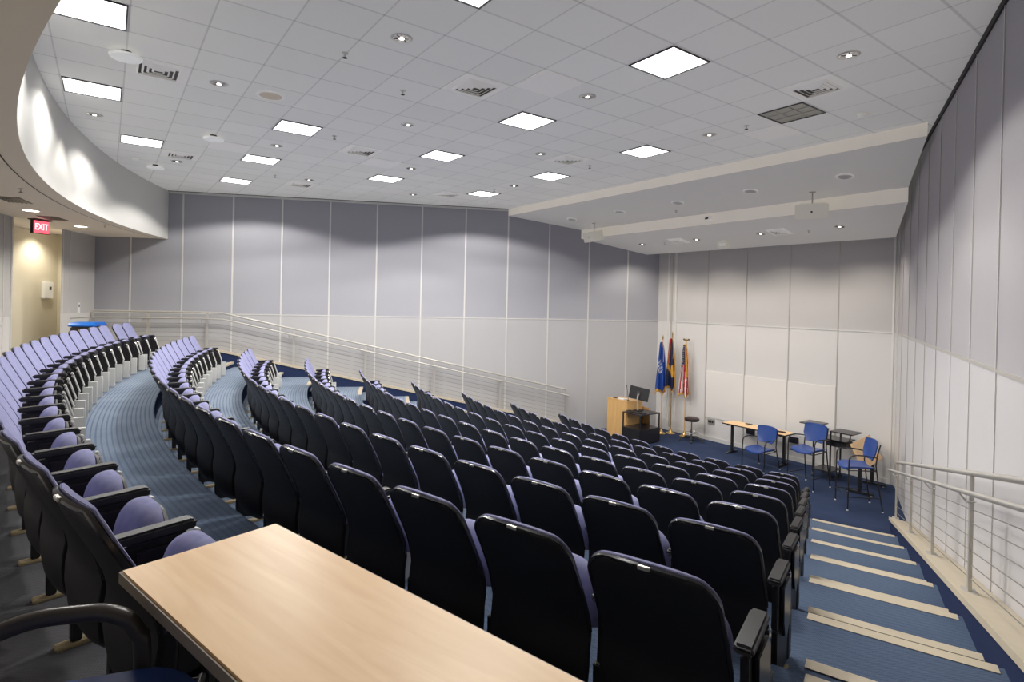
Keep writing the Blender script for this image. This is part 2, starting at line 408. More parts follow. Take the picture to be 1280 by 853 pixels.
for x, w, mt in ((-10.33, .06, 'trimw'), (-10.22, .05, 'steel'), (-10.08, .07, 'trimw'), (-9.06, .028, 'steel'), (-7.95, .02, 'steel'), (-6.86, .02, 'steel'), (-5.78, .02, 'steel'), (-4.72, .04, 'trimw')):
    strip_on_wall(tm, (x, DF), 0, HC, w, nF, mt)
hstrip(tm, (-10.05, DF), (-4.7, DF), ZS, .022, nF, 'trimw', .010)
hstrip(tm, (-10.3, DF), (-4.7, DF), .05, .10, nF, 'trimw', .014)
tn += 1; struct(tm.build('trim_%d' % tn))

# whiteboard panels set in the front wall
for i, (xa, xb, zb) in enumerate(((-9.04, -7.96, EYE - 2.93), (-7.94, -6.87, EYE - 2.93), (-6.85, -5.79, EYE - 2.93))):
    w = MB(); w.box(xa, xb, DF - .022, DF - .002, zb, EYE - 1.71, 'whiteboard'); 
    o = w.build('whiteboard_panel', bevel=.004)
    tag(o, ['blank white writing panel on front wall, nearest the flags', 'blank white writing panel, middle of three on the front wall', 'blank white writing panel behind the middle and right blue chairs'][i], 'whiteboard', 'whiteboard panels on the front wall')

# ceiling
c = MB(); P = [(wl(-3.4) - .2, -3.4), (wr(-3.4) + .2, -3.4), (wr(DF) + .1, DF + .1), (wl(DF) - .1, DF + .1)]
c.add([(x, y, HC) for x, y in P] + [(x, y, HC + .08) for x, y in P], [(0, 1, 2, 3), (7, 6, 5, 4), (0, 4, 5, 1), (1, 5, 6, 2), (2, 6, 7, 3), (3, 7, 4, 0)], 'tiles')
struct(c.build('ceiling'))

# stage soffits: two stepped bands
def soffit(y0, z0, y1, z1, ztop, offr, name):
    s = MB(); xl0, xl1 = wl(y0), wl(y1); xr0, xr1 = wr(y0, offr), wr(y1, offr)
    vs = [(xl0, y0, z0), (xr0, y0, z0), (xr1, y1, z1), (xl1, y1, z1), (xl0, y0, ztop), (xr0, y0, ztop), (xr1, y1, ztop), (xl1, y1, ztop)]
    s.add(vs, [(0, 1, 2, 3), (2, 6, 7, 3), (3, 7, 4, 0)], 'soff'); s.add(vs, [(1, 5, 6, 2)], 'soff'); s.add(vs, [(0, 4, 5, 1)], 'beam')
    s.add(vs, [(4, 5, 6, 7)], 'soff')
    return struct(s.build(name, recalc=False))
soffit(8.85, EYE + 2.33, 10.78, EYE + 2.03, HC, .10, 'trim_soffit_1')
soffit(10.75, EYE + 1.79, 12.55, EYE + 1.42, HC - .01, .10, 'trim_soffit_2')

# rear bulkhead and low ceiling
ZL = EYE + 1.34
b = MB(); r = 19.77; n = 64
t0, t1 = thlim(r, -1, 0, BX, BY), thlim(r, 1, 0, BX, BY)
A0 = arc(r, t0, t1, n, BX, BY); A1 = arc(r + .12, t0, t1, n, BX, BY)
vs = [(x, y, ZL) for x, y in A0] + [(x, y, HC) for x, y in A0] + [(x, y, ZL) for x, y in A1] + [(x, y, HC) for x, y in A1]; q = n + 1
b.add(vs, [(i, i + 1, q + i + 1, q + i) for i in range(n)], 'bulk', True)
b.add(vs, [(2 * q + i, 3 * q + i, 3 * q + i + 1, 2 * q + i + 1) for i in range(n)], 'bulk', True)
b.add(vs, [(i, 2 * q + i, 2 * q + i + 1, i + 1) for i in range(n)], 'lowceil')
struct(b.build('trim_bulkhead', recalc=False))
b = MB(); r1 = RB + .95
tA, tB = thlim(r1, -1, 0, BX, BY), thlim(r1, 1, 0, BX, BY)
A0 = arc(19.89, t0, t1, n, BX, BY); A1 = arc(r1, tA, tB, n, BX, BY)
vs = [(x, y, ZL) for x, y in A0] + [(x, y, ZL) for x, y in A1] + [(x, y, ZL + .08) for x, y in A0] + [(x, y, ZL + .08) for x, y in A1]
b.add(vs, [(i, q + i, q + i + 1, i + 1) for i in range(n)] + [(2 * q + i, 2 * q + i + 1, 3 * q + i + 1, 3 * q + i) for i in range(n)], 'lowceil')
struct(b.build('ceiling_rear', recalc=False))
b = MB(); A0 = arc(19.965, t0, t1, n, BX, BY); A1 = arc(19.978, t0, t1, n, BX, BY)
vs = [(x, y, ZL - .004) for x, y in A0] + [(x, y, ZL - .004) for x, y in A1]
b.add(vs, [(i, q + i, q + i + 1, i + 1) for i in range(n)], 'gap'); tn += 1; struct(b.build('trim_%d' % tn, recalc=False))

# back wall (curved, with a cream alcove)
R_ = math.radians
b = MB()
def cyl(mb, r, ta, tb, z0, z1, mat, n=24, flip=False):
    A = arc(r, ta, tb, n, BX, BY); vs = [(x, y, z0) for x, y in A] + [(x, y, z1) for x, y in A]
    mb.add(vs, [(i, i + 1, n + 2 + i, n + 1 + i) for i in range(n)], mat, True)
aL, aR = R_(-21.25), R_(-16.25); z0, z1 = TOPZ, ZL
cyl(b, RB, thlim(RB, -1, 0, BX, BY), aL, z0, z1, 'wallF'); cyl(b, RB, aR, thlim(RB, 1, 0, BX, BY), z0, z1, 'wallF', 60)
aL2 = R_(-24.9)
cyl(b, RB + .75, aL2, aR, z0, z1 - .02, 'cream')
for t_ in (aL2, aR):
    p, q2 = polar(RB, t_, BX, BY), polar(RB + .75, t_, BX, BY)
    b.add([(*p, z0), (*q2, z0), (*q2, z1), (*p, z1)], [(0, 1, 2, 3)], 'cream')
A = arc(RB, aL, aR, 12, BX, BY); A2 = arc(RB + .75, aL, aR, 12, BX, BY)
struct(b.build('wall_back', recalc=False))
tm = MB()
def backpt(t_): return polar(RB, R_(t_), BX, BY)
for t_, w in ((-22.2, .02), (-15.3, .02), (-13.0, .02), (-16.1, .05), (-21.4, .04)):
    p = backpt(t_); nn = (-math.sin(R_(t_)), math.cos(R_(t_))); strip_on_wall(tm, p, TOPZ, ZL, w, nn, 'trimw', .012)
for ta, tb, z in ((-25, -22.2, EYE + .68), (-25, -22.2, EYE - .58), (-15.3, -9, EYE + .62), (-15.3, -9, EYE - .62)):
    for i in range(6):
        A_, B_ = backpt(ta + (tb - ta) * i / 6), backpt(ta + (tb - ta) * (i + 1) / 6); tt = ta + (tb - ta) * (i + .5) / 6
        hstrip(tm, A_, B_, z, .014, (-math.sin(R_(tt)), math.cos(R_(tt))), 'steel', .012)
tn += 1; struct(tm.build('trim_%d' % tn))

# ------------------------------------------------------------------ curbs + guard rails along both side walls
def noseline(x, y):
    r = math.hypot(x - CX, CY - y); return (r - RK(1)) / PITCH * RISE + RISE
def wallpt(side, y, off): return (wr(y, off), y) if side > 0 else (wl(y, off), y)
def curb_top(side, y):
    x, _ = wallpt(side, y, .28)
    return max(.12, min(noseline(x, y) + .17, TOPZ + .17))
for side in (1, -1):
    ys = [10.3 - i * .35 for i in range(36)]; ys = [y for y in ys if y > (-1.9 if side > 0 else -1.0)]
    cb = MB(); bd = MB(); m = len(ys)
    for mb, o0, o1, dz0, dz1, mat in ((cb, .01, .27, None, -.05, 'carpetside'), (bd, .005, .29, -.05, 0., 'tan')):
        vs = []
        for y in ys:
            zt = curb_top(side, y)
            for o in (o0, o1):
                x, _ = wallpt(side, y, o)
                zb = max(0., zt - .8) if dz0 is None else zt + dz0
                vs += [(x, y, zb), (x, y, zt + dz1)]
        fs = []
        for i in range(m - 1):
            a_, c_ = 4 * i, 4 * (i + 1)
            fs += [(a_ + 1, c_ + 1, c_ + 3, a_ + 3), (a_ + 2, a_ + 3, c_ + 3, c_ + 2), (a_, c_, c_ + 1, a_ + 1), (a_, a_ + 2, c_ + 2, c_)]
        fs += [(0, 1, 3, 2), (4 * (m - 1), 4 * (m - 1) + 2, 4 * (m - 1) + 3, 4 * (m - 1) + 1)]
        mb.add(vs, fs, mat)
    tn += 1; struct(cb.build('trim_%d' % tn)); tn += 1; struct(bd.build('trim_%d' % tn))
    # guard rail
    nm = 'right' if side > 0 else 'left'
    OFF = .20
    def railpt(y, h, off=OFF):
        x, _ = wallpt(side, y, off); z = min(noseline(*wallpt(side, y, .2)), TOPZ)
        return Vector((x, y, z + h))
    ybend = 1.75 if side < 0 else 1.9
    y_lo = 10.32; y_hi = -.25 if side < 0 else -1.6
    org = railpt(y_lo, 0); org.z = curb_top(side, y_lo)
    g = empty('guard_rail', org, 0, 'metal cable guard rail on the %s side wall beside the %s' % (nm, 'near steps' if side > 0 else 'far row ends'), 'railing', 'guard rails on the side walls')
    L = lambda v: tuple(Vector(v) - org)
    path = [y_lo - i * .4 for i in range(60)]; path = [y for y in path if y > ybend + .1] + [ybend, ybend - .02] + [y for y in path if y < ybend - .1 and y > y_hi] + [y_hi]
    ht = 1.07
    tr = MB(); tr.tube([L(railpt(y, ht)) for y in path], .022, 'steel', 8); tr.build('top_rail', g)
    hoff = OFF + .09
    hr = MB(); pts = [L(railpt(y, .92, hoff)) for y in path]
    hr.tube(([L(railpt(y_lo + .28, .92, hoff))] if side > 0 else []) + pts, .019, 'steel', 8); hr.build('handrail', g)
    nc = 6
    for k in range(nc):
        wv = MB(); wv.tube([L(railpt(y, .27 + .105 * k + (.0 if k < 6 else .05))) for y in path], .0042, 'cablegrey', 5); wv.build('cable', g)
    if side > 0: py = [10.3, 8.62, 7.0, 5.38, 3.76, 2.14, .5, -1.1]
    else: py = [10.3, 8.62, 7.02, 5.42, 3.83, 2.0, .82, -.25]
    for y in py:
        z0 = curb_top(side, y) - org.z; p = L(railpt(y, ht - .02)); w_ = .028
        ps = MB(); mt = Matrix.Translation((p[0], p[1], 0)) @ Matrix.Rotation(math.radians(24.6) * side, 4, 'Z')
        ps.box(-.012, .012, -w_, w_, z0, p[2], 'steel', mt); pst = ps.build('post', g, bevel=.004)
        bp = MB(); bp.box(-.045, .045, -.06, .06, z0 - .001, z0 + .012, 'steel', mt); bp.build('base_plate', pst)
        h2 = L(railpt(y - .12, .90, hoff)); h1 = L(railpt(y - .12, .86))
        br = MB(); br.tube([(h1[0], h1[1], h1[2]), ((h1[0] + h2[0]) / 2, (h1[1] + h2[1]) / 2, h1[2] - .015), h2], .007, 'steel', 6); br.build('bracket', pst)

# ------------------------------------------------------------------ auditorium seat prototype (local: +y towards the stage)
PROF = [(-.135, .16), (-.165, .22), (-.178, .30), (-.176, .38), (-.163, .46), (-.183, .54), (-.218, .62), (-.258, .70), (-.296, .77), (-.318, .815), (-.330, .845), (-.336, .862)]
def interp(z):
    for (y0, z0), (y1, z1) in zip(PROF, PROF[1:]):
        if z <= z1: return y0 + (y1 - y0) * (z - z0) / (z1 - z0)
    return PROF[-1][0]
def shell_hw(z):
    w = .222 + (.242 - .222) * min(1, max(0, (z - .16) / .16))
    if z > .50: t = min(1, (z - .50) / .09); w -= .004 * t * t * (3 - 2 * t)
    if z > .60: w -= (z - .60) * .02
    R = .085; top = .862
    if z > top - R:
        d = z - (top - R); w = w - R + math.sqrt(max(0, R * R - d * d))
    R = .09
    if z < .16 + R:
        d = .16 + R - z; w = w - R + math.sqrt(max(0, R * R - d * d))
    return w
def grid_solid(zs, hw, back, front, mat, nu=12, arch=None):
    mb = MB(); nz_ = len(zs); vs = []
    for lay in (back, front):
        for z in zs:
            for i in range(nu + 1):
                u = -1 + 2 * i / nu; u = math.copysign(abs(u) ** .8, u); zz = z + (arch(u, z) if arch else 0)
                vs.append((u * hw(z), lay(z, u), zz))
    W = nu + 1; o = nz_ * W; fs = []
    for j_ in range(nz_ - 1):
        for i in range(nu):
            a_ = j_ * W + i; fs.append((a_, a_ + 1, a_ + W + 1, a_ + W)); fs.append((o + a_, o + a_ + W, o + a_ + W + 1, o + a_ + 1))
        a_ = j_ * W; fs.append((a_, a_ + W, o + a_ + W, o + a_)); a_ += nu; fs.append((a_, o + a_, o + a_ + W, a_ + W))
    for i in range(nu):
        fs.append((i, o + i, o + i + 1, i + 1)); a_ = (nz_ - 1) * W + i; fs.append((a_, a_ + 1, o + a_ + 1, o + a_))
    mb.add(vs, fs, mat, True); return mb
def make_seat():
    root = empty('auditorium_seat', (0, 0, 0))
    zs = [.162, .175, .195, .22, .26, .32, .38, .44, .50, .56, .62, .68, .72, .75, .775, .80, .82, .837, .849, .857, .8615]
    dish = lambda u: .026 * abs(u) ** 2.2
    arch = lambda u, z: (.012 * (1 - u * u)) * max(0, (z - .7) / .16)
    sh = grid_solid(zs, shell_hw, lambda z, u: interp(z) + dish(u), lambda z, u: interp(z) + dish(u) + .022, 'shell', 12, arch).build('backrest', root, bevel=.006, seg=2)
    # raised glossy rim around the upper edge of the shell
    rim = MB(); pts = []
    zz = [.46, .52, .58, .64, .69, .73, .76, .79, .815, .835, .848, .857, .8615]
    for z in zz: pts.append((shell_hw(z) - .004, interp(z) + dish(1) + .006, z))
    top = [(u * shell_hw(.8615), interp(.8615) + dish(u) + .006, .8615 + .012 * (1 - u * u)) for u in (.66, .33, 0, -.33, -.66)]
    full = pts + top + [(-x, y, z) for (x, y, z) in pts[::-1]]
    rim.tube(full, .0105, 'rim', 6); rim.build('shell_rim', sh)
    # back cushion
    def chw(z):
        w = .236 - max(0, .60 - z) * .06; R = .088; tp = .874
        if z > tp - R: d = z - (tp - R); w = w - R + math.sqrt(max(0, R * R - d * d))
        R = .03
        if z < .44 + R: d = .44 + R - z; w = w - R + math.sqrt(max(0, R * R - d * d))
        return w
    cz = [.442, .45, .47, .52, .58, .64, .70, .745, .775, .80, .825, .845, .858, .868, .8725]
    def cfr(z, u):
        e = (1 - abs(u) ** 4) * (1 - max(0, (z - .80) / .075) ** 3 * .6) * (1 - max(0, (.47 - z) / .03) * .4)
        return interp(min(z, .86)) + dish(u) + .026 + .026 * e + .010 * math.exp(-((z - .52) / .06) ** 2)
    cu = grid_solid(cz, chw, lambda z, u: interp(min(z, .86)) + dish(u) + .018, cfr, 'fabric', 12, lambda u, z: (.012 * (1 - u * u)) * max(0, (z - .7) / .16)).build('back_cushion', root, bevel=.006)
    pl = MB(); pl.box(-.022, .022, interp(.862) - .008, interp(.862) + .006, .868, .8815, 'alu'); pl.build('number_plate', root, bevel=.002)
    # folded seat: cushion towards the backrest, dark pan towards the stage
    piv = Vector((0, .055, .385)); tilt = math.radians(9)
    d = Vector((0, math.sin(tilt), math.cos(tilt))); nn = Vector((0, -math.cos(tilt), math.sin(tilt)))
    def seatpart(t0, t1, mat, w0, puff, name, Ltop):
        mb = MB(); zs_ = [Ltop * t for t in (0, .05, .15, .3, .45, .55, .65, .74, .82, .88, .93, .97, .99, 1)]
        def hw(s_):
            R = .15; w = w0
            if s_ > Ltop - R: dd = s_ - (Ltop - R); w = w - .16 + .16 * math.sqrt(max(0, 1 - (dd / R) ** 2)) + 1e-4
            return w
        nu = 12; vs = []
        for lay in (0, 1):
            for s_ in zs_:
                for i in range(nu + 1):
                    u = -1 + 2 * i / nu
                    e_ = math.sqrt(max(.03, 1 - abs(u) ** 3.2)) * math.sqrt(max(.03, 1 - (s_ / Ltop) ** 5)); th = t0 if lay == 0 else t0 + .012 + (t1 + puff - t0 - .012) * e_
                    p = piv + d * s_ + nn * th + Vector((u * hw(s_), 0, 0)); vs.append(p)
        W = nu + 1; nz_ = len(zs_); o = nz_ * W; fs = []
        for j_ in range(nz_ - 1):
            for i in range(nu):
                a_ = j_ * W + i; fs.append((a_, a_ + 1, a_ + W + 1, a_ + W)); fs.append((o + a_, o + a_ + W, o + a_ + W + 1, o + a_ + 1))
            a_ = j_ * W; fs.append((a_, a_ + W, o + a_ + W, o + a_)); a_ += nu; fs.append((a_, o + a_, o + a_ + W, a_ + W))
        for i in range(nu):
            fs.append((i, o + i, o + i + 1, i + 1)); a_ = (nz_ - 1) * W + i; fs.append((a_, a_ + 1, o + a_ + 1, o + a_))
        mb.add(vs, fs, mat, True); return mb.build(name, root, bevel=.007, seg=2)
    seatpart(0, .055, 'fabric', .196, .04, 'seat_cushion', .25)
    seatpart(-.026, -.002, 'black', .186, -.0, 'seat_pan', .23)
    return root
def support_parts(root, x):
    s = MB(); s.prism([(-.10, .06), (.235, .02), (.235, .33), (.155, .562), (-.105, .562), (-.10, .42), (-.11, .30)], x - .014, x + .014, 'x', 'black'); st_ = s.build('support', root, bevel=.004)
    s = MB(); s.prism([(.232, .33), (.248, .33), (.174, .566), (.156, .566)], x - .016, x + .016, 'x', 'grey'); s.prism([(.222, .02), (.238, .02), (.238, .332), (.222, .332)], x - .016, x + .016, 'x', 'grey')
    s.box(x - .020, x + .020, .236, .322, .02, .31, 'grey'); o = s.build('front_panel', st_, bevel=.004); o['label'] = 'light grey front panel'
    s = MB(); s.box(x - .02, x + .02, -.125, -.085, .02, .34, 'black'); s.box(x - .014, x + .014, -.10, -.03, .30, .34, 'black'); s.build('rear_post', st_, bevel=.004)
    s = MB(); s.box(x - .028, x + .028, -.175, .20, 0, .018, 'bronze'); o = s.build('floor_foot', st_, bevel=.004); o['label'] = 'bronze floor foot'
    a_ = MB(); a_.prism([(-.125, .575), (-.132, .592), (-.122, .610), (.135, .618), (.157, .610), (.162, .590), (.148, .578)], x - .033, x + .033, 'x', 'black'); a_.box(x - .018, x + .018, -.08, .13, .56, .58, 'black')
    a_.build('armrest', root, bevel=.009, seg=2)
    t_ = MB(); t_.prism([(-.05, .545), (.12, .545), (.16, .50), (.16, .40), (.125, .29), (.06, .235), (-.0, .27), (-.04, .36)], x + .022, x + .038, 'x', 'tablet'); tb = t_.build('writing_tablet', root, bevel=.004)
    h = MB(); h.tube([(x + .022, .155, .555), (x + .026, .172, .54), (x + .028, .165, .50)], .010, 'chrome', 6); h.build('hinge', tb)
seat0 = make_seat(); support_parts(seat0, .271)
# a spare support for the left end of each row
endp = empty('auditorium_seat', (0, 0, 0)); support_parts(endp, -.271)
ORD = ['first', 'second', 'third', 'fourth', 'fifth', 'sixth', 'seventh', 'eighth', 'ninth', 'tenth', 'eleventh', 'twelfth', 'thirteenth', 'fourteenth', 'fifteenth', 'sixteenth', 'seventeenth', 'eighteenth', 'nineteenth', 'twentieth', 'twenty-first', 'twenty-second', 'twenty-third', 'twenty-fourth', 'twenty-fifth']
RN = {9: 'front row', 8: 'second row', 7: 'third row', 6: 'fourth row', 5: 'fifth row', 4: 'sixth row', 3: 'seventh row', 2: 'eighth row', 1: 'back row'}
used = False; END = None
for j in range(1, 10):
    cx, cy = CROW[j]; th_r = row_end_right(j); nseat = int(round((th_r - R_(LEFT_END[j])) / DTH[j]))
    z = (8 if j == 1 else 9 - j) * RISE
    for i in range(nseat):
        gapshift = 0
        if j == 1 and i >= nseat - 2: gapshift = .35 * DTH[j]
        th = th_r - (i + .5) * DTH[j] - gapshift
        x, y = polar(R0[j], th, cx, cy)
        o = copy_tree(seat0)
        o.location = (x, y, z); o.rotation_euler = (0, 0, th)
        where = 'from the table end' if j == 1 else 'from the right aisle'
        look = 'dark-backed folding seat with periwinkle cushion'
        o['label'] = '%s, %s %s, %s' % (look, ORD[i], where, RN[j] if j in (1, 9) else RN[j] + ' from stage')
        o['category'] = 'auditorium seat'; o['group'] = 'auditorium seats in the ' + (RN[j] if j in (1, 9) else RN[j] + ' from the stage')
        if i == 0:      # end of row: the outer end panel is black
            for ch in o.children:
                if ch.name.startswith('support'):
                    for g2 in ch.children:
                        if g2.name.startswith('front_panel'):
                            if END is None: END = g2.data.copy(); END.materials.clear(); END.materials.append(M['black'])
                            g2.data = END
                            if 'label' in g2: del g2['label']
        if i == nseat - 1 or (j == 1 and i == nseat - 3):
            for ch in list(endp.children):
                copy_tree(ch, o)
for pr in (endp, seat0):
    for ch in list(pr.children):
        for g2 in list(ch.children): bpy.data.objects.remove(g2)
        bpy.data.objects.remove(ch)
    bpy.data.objects.remove(pr)

# ------------------------------------------------------------------ blue stage chairs
def smooth(P, k=4):
    P = [Vector(p) for p in P]; Q = [P[0]] + P + [P[-1]]; out = []
    for i in range(1, len(Q) - 2):
        for j_ in range(k):
            t = j_ / k; a_, b_, c_, d_ = Q[i - 1], Q[i], Q[i + 1], Q[i + 2]
            out.append(.5 * ((2 * b_) + (c_ - a_) * t + (2 * a_ - 5 * b_ + 4 * c_ - d_) * t * t + (3 * b_ - a_ - 3 * c_ + d_) * t ** 3))
    return out + [P[-1]]
def make_chair(seat_h, label, foot=True, ah=None, ar=.0115, am='darkmetal', ay=0.):
    r_ = empty('armchair', (0, 0, 0), 0, label, 'chair')
    h = seat_h
    for sx in (-1, 1):
        f = MB(); x = .275 * sx; A = (ah if ah else h + .225)
        f.tube(smooth([(x, .24 - ay, .0), (x, .235 - ay, h * .6), (x, .232 - ay, A - .11), (x, .220 - ay, A - .06), (x, .195 - ay, A - .025), (x, .15 - ay, A - .005), (x, .10 - ay, A), (x * .99, .0 - ay * .9, A), (x * .95, -.16 - ay * .3, A - .02), (x * .86, -.235, A - .035)]), ar, am, 12)
        f.build('arm', r_)
        g_ = MB(); g_.lathe([(.013, 0), (.016, .003), (.014, .02)], 'white', (x, .24 - ay, 0), 10); g_.build('leg_glide', r_)
        l_ = MB(); xb = .235 * sx
        l_.tube([(xb * 1.08, -.33, 0), (xb, -.245, h * .75), (xb * .97, -.215, h + .05), (xb * .95, -.235, h + .22), (xb * .93, -.285, h + .42)], .0115, 'darkmetal', 8); l_.build('leg', r_)
        g_ = MB(); g_.lathe([(.013, 0), (.016, .003), (.014, .02)], 'white', (xb * 1.08, -.33, 0), 10); g_.build('leg_glide', r_)
    fr = MB(); fr.tube([(-.275, .235, h - .05), (.275, .235, h - .05)], .010, 'darkmetal', 8); fr.tube([(-.235, -.225, h - .04), (.235, -.225, h - .04)], .010, 'darkmetal', 8)
    for sx in (-1, 1): fr.tube([(.26 * sx, .235, h - .05), (.235 * sx, -.23, h - .04)], .009, 'darkmetal', 8)
    fr.build('seat_frame', r_)
    if foot:
        fb = MB(); zf_ = h * .32
        fb.tube([(-.275, .237, zf_), (.275, .237, zf_)], .009, 'darkmetal', 8)
        for sx in (-1, 1): fb.tube([(.275 * sx, .237, zf_), (.245 * sx, -.29, zf_)], .009, 'darkmetal', 8)
        fb.build('footrest', r_)
    # moulded seat
    nu, nv = 14, 12; vs = []
    for lay in (0, 1):
        for jv in range(nv + 1):
            v = jv / nv; y = -.215 + .48 * v
            for iu in range(nu + 1):
                u = -1 + 2 * iu / nu; w = .235 + .012 * v
                if v > .72: w *= math.sqrt(max(.0, 1 - ((v - .72) / .36) ** 2)) * .55 + .45
                if v < .15: w *= .9 + .1 * (v / .15)
                z = h + .012 - .02 * math.cos(u * 1.4) + (-.035 * max(0, (v - .7) / .3) ** 2) + .012 * u * u
                vs.append((u * w, y - .04 * (u * u) * max(0, v - .6), z - (.034 if lay == 0 else 0)))
    W = nu + 1; o = (nv + 1) * W; fs = []
    for jv in range(nv):
        for iu in range(nu):
            a_ = jv * W + iu; fs.append((a_, a_ + W, a_ + W + 1, a_ + 1)); fs.append((o + a_, o + a_ + 1, o + a_ + W + 1, o + a_ + W))
        a_ = jv * W; fs.append((a_, o + a_, o + a_ + W, a_ + W)); a_ += nu; fs.append((a_, a_ + W, o + a_ + W, o + a_))
    for iu in range(nu):
        fs.append((iu, iu + 1, o + iu + 1, o + iu)); a_ = nv * W + iu; fs.append((a_, o + a_, o + a_ + 1, a_ + 1))
    s = MB(); s.add(vs, fs, 'blueplastic', True); s.build('seat', r_, bevel=.01)
    # backrest: wide on top, rounded towards the bottom
    zs_ = [h + .105, h + .115, h + .135, h + .165, h + .21, h + .26, h + .32, h + .38, h + .42, h + .44, h + .452]
    def hw(z):
        t = (z - h - .10) / .352; w = .135 + .105 * min(1, t / .45) ** .6 if t < .45 else .24 - .006 * (t - .45)
        if z > h + .42: w -= (z - h - .42) ** 2 * 25
        return w
    bk = lambda z: -.222 - max(0, z - h - .12) * .19
    s = grid_solid(zs_, hw, lambda z, u: bk(z) + .05 * u * u - .012, lambda z, u: bk(z) + .05 * u * u + .008, 'blueplastic', 12, lambda u, z: .016 * (1 - u * u) * max(0, (z - h - .3) / .15)); s.build('backrest', r_, bevel=.006)
    return r_
def place(o, x, y, z, facing):      # facing: direction vector the sitter looks along
    o.location = (x, y, z); o.rotation_euler = (0, 0, math.atan2(facing[1], facing[0]) - PI / 2); return o
c1 = make_chair(.44, 'standard-height blue armchair with black frame beside the folding table', False)
place(c1, -6.75, 11.62, 0, (-.10, -1))
c2 = make_chair(.75, 'tall blue bar-height armchair in front of the black cart, middle of three')
place(c2, -5.57, 11.32, 0, (-.12, -1))
c3 = make_chair(.75, 'tall blue bar-height armchair turned sideways nearest the right wall')
place(c3, -4.52, 10.93, 0, (-.72, -.70))
for cc in (c1, c2, c3): cc['group'] = 'blue armchairs on the stage'
M['armgrey'] = flat('grey_arm_cap', (.055, .048, .042), .3)
c4 = make_chair(.578, 'blue armchair behind the maple table in the near left corner', False, .728, .020, 'armgrey', .13)
place(c4, -1.45 + .036, -.22 + .125, TOPZ, (.30, .95))

# ------------------------------------------------------------------ tables
def tleg_table(x0, x1, y0, y1, h, label, name='folding_table', z=0., group=None, rot=0.):
    cx, cy = (x0 + x1) / 2, (y0 + y1) / 2; t_ = empty(name, (cx, cy, z), rot, label, 'table', group); hx, hy = (x1 - x0) / 2, (y1 - y0) / 2
    b_ = MB(); b_.box(-hx, hx, -hy, hy, h - .026, h, 'maple'); top_ = b_.build('tabletop', t_, bevel=.004)
    e = MB(); 
    for (a0, a1, b0, b1) in ((-hx - .003, hx + .003, -hy - .003, -hy + .002), (-hx - .003, hx + .003, hy - .002, hy + .003), (-hx - .003, -hx + .002, -hy, hy), (hx - .002, hx + .003, -hy, hy)):
        e.box(a0, a1, b0, b1, h - .030, h - .004, 'black' if name == 'folding_table' else 'mapleedge')
    e.build('edge_band', top_)
    for sx in (-1, 1):
        lx = sx * (hx - .13)
        l = MB(); l.box(lx - .025, lx + .025, -.03, .03, .05, h - .03, 'darkmetal'); l.box(lx - .03, lx + .03, -hy + .03, hy - .03, h - .06, h - .028, 'darkmetal'); lg = l.build('leg', t_, bevel=.004)
        f = MB(); f.prism([(-hy + .0, .012), (-hy + .0, .03), (-.05, .055), (.05, .055), (hy, .03), (hy, .012)], lx - .025, lx + .025, 'x', 'darkmetal'); f.build('foot', lg, bevel=.004)
        for sy in (-1, 1): g_ = MB(); g_.lathe([(.015, 0), (.018, .004), (.012, .014)], 'chrome', (lx, sy * (hy - .03), 0), 10); g_.build('glide', lg)
    return t_
tleg_table(-7.99, -6.45, 12.06, 12.52, .735, 'long narrow folding table with maple top against the front wall', 'folding_table', 0)
# near table at the end of the back row
p0 = Vector(polar(19.49, R_(17.05), BX, BY)); dirx = Vector((1.13, .31)).normalized()
nt_ = empty('writing_table', (p0.x, p0.y, TOPZ), math.atan2(dirx.y, dirx.x), 'large maple-topped table in the near foreground at the end of the back row', 'table')
b_ = MB(); b_.box(0, 1.5, -.44, 0, .716, .748, 'maple'); top_ = b_.build('tabletop', nt_, bevel=.004)
b_ = MB(); b_.box(-.003, .002, -.443, .003, .715, .744, 'mapleedge'); b_.box(0, 1.5, -.4435, -.438, .715, .744, 'mapleedge'); b_.box(0, 1.5, -.002, .003, .715, .744, 'mapleedge'); b_.build('edge_band', top_)
b_ = MB(); b_.box(.03, 1.47, -.40, -.37, .65, .715, 'darkmetal'); b_.box(.03, 1.47, -.07, -.04, .65, .715, 'darkmetal'); b_.build('apron', nt_, bevel=.003)
for lx in (.10, 1.36):
    l = MB(); l.box(lx, lx + .05, -.25, -.19, .04, .70, 'darkmetal'); l.box(lx - .005, lx + .055, -.41, -.03, .69, .715, 'darkmetal'); lg = l.build('leg', nt_, bevel=.004)
    l = MB(); l.box(lx, lx + .05, -.42, -.02, 0, .04, 'darkmetal'); l.build('foot', lg, bevel=.004)

# items on the far table
for (x, y, w, d, h_, mt, nm, lb, ct, rz) in (
    (-7.50, 12.40, .16, .04, .02, 'black', 'remote_control', 'dark slim remote lying at the left end of the folding table', 'remote', .1),
    (-7.15, 12.30, .13, .05, .012, 'bronze', 'marker_box', 'small brown box lying left of centre on the folding table', 'box', .3),
    (-6.98, 12.28, .21, .28, .004, 'paper', 'paper_sheet', 'pale sheet of paper lying in the middle of the folding table', 'paper', .4),
    (-6.66, 12.28, .20, .07, .025, 'black', 'clicker_case', 'dark handset lying at the right end of the folding table', 'remote', .2)):
    b_ = MB(); b_.box(-w / 2, w / 2, -d / 2, d / 2, 0, h_, mt); o = b_.build(nm, None, bevel=.002 if h_ > .005 else 0, loc=(x, y, .7355), rotz=rz); tag(o, lb, ct)

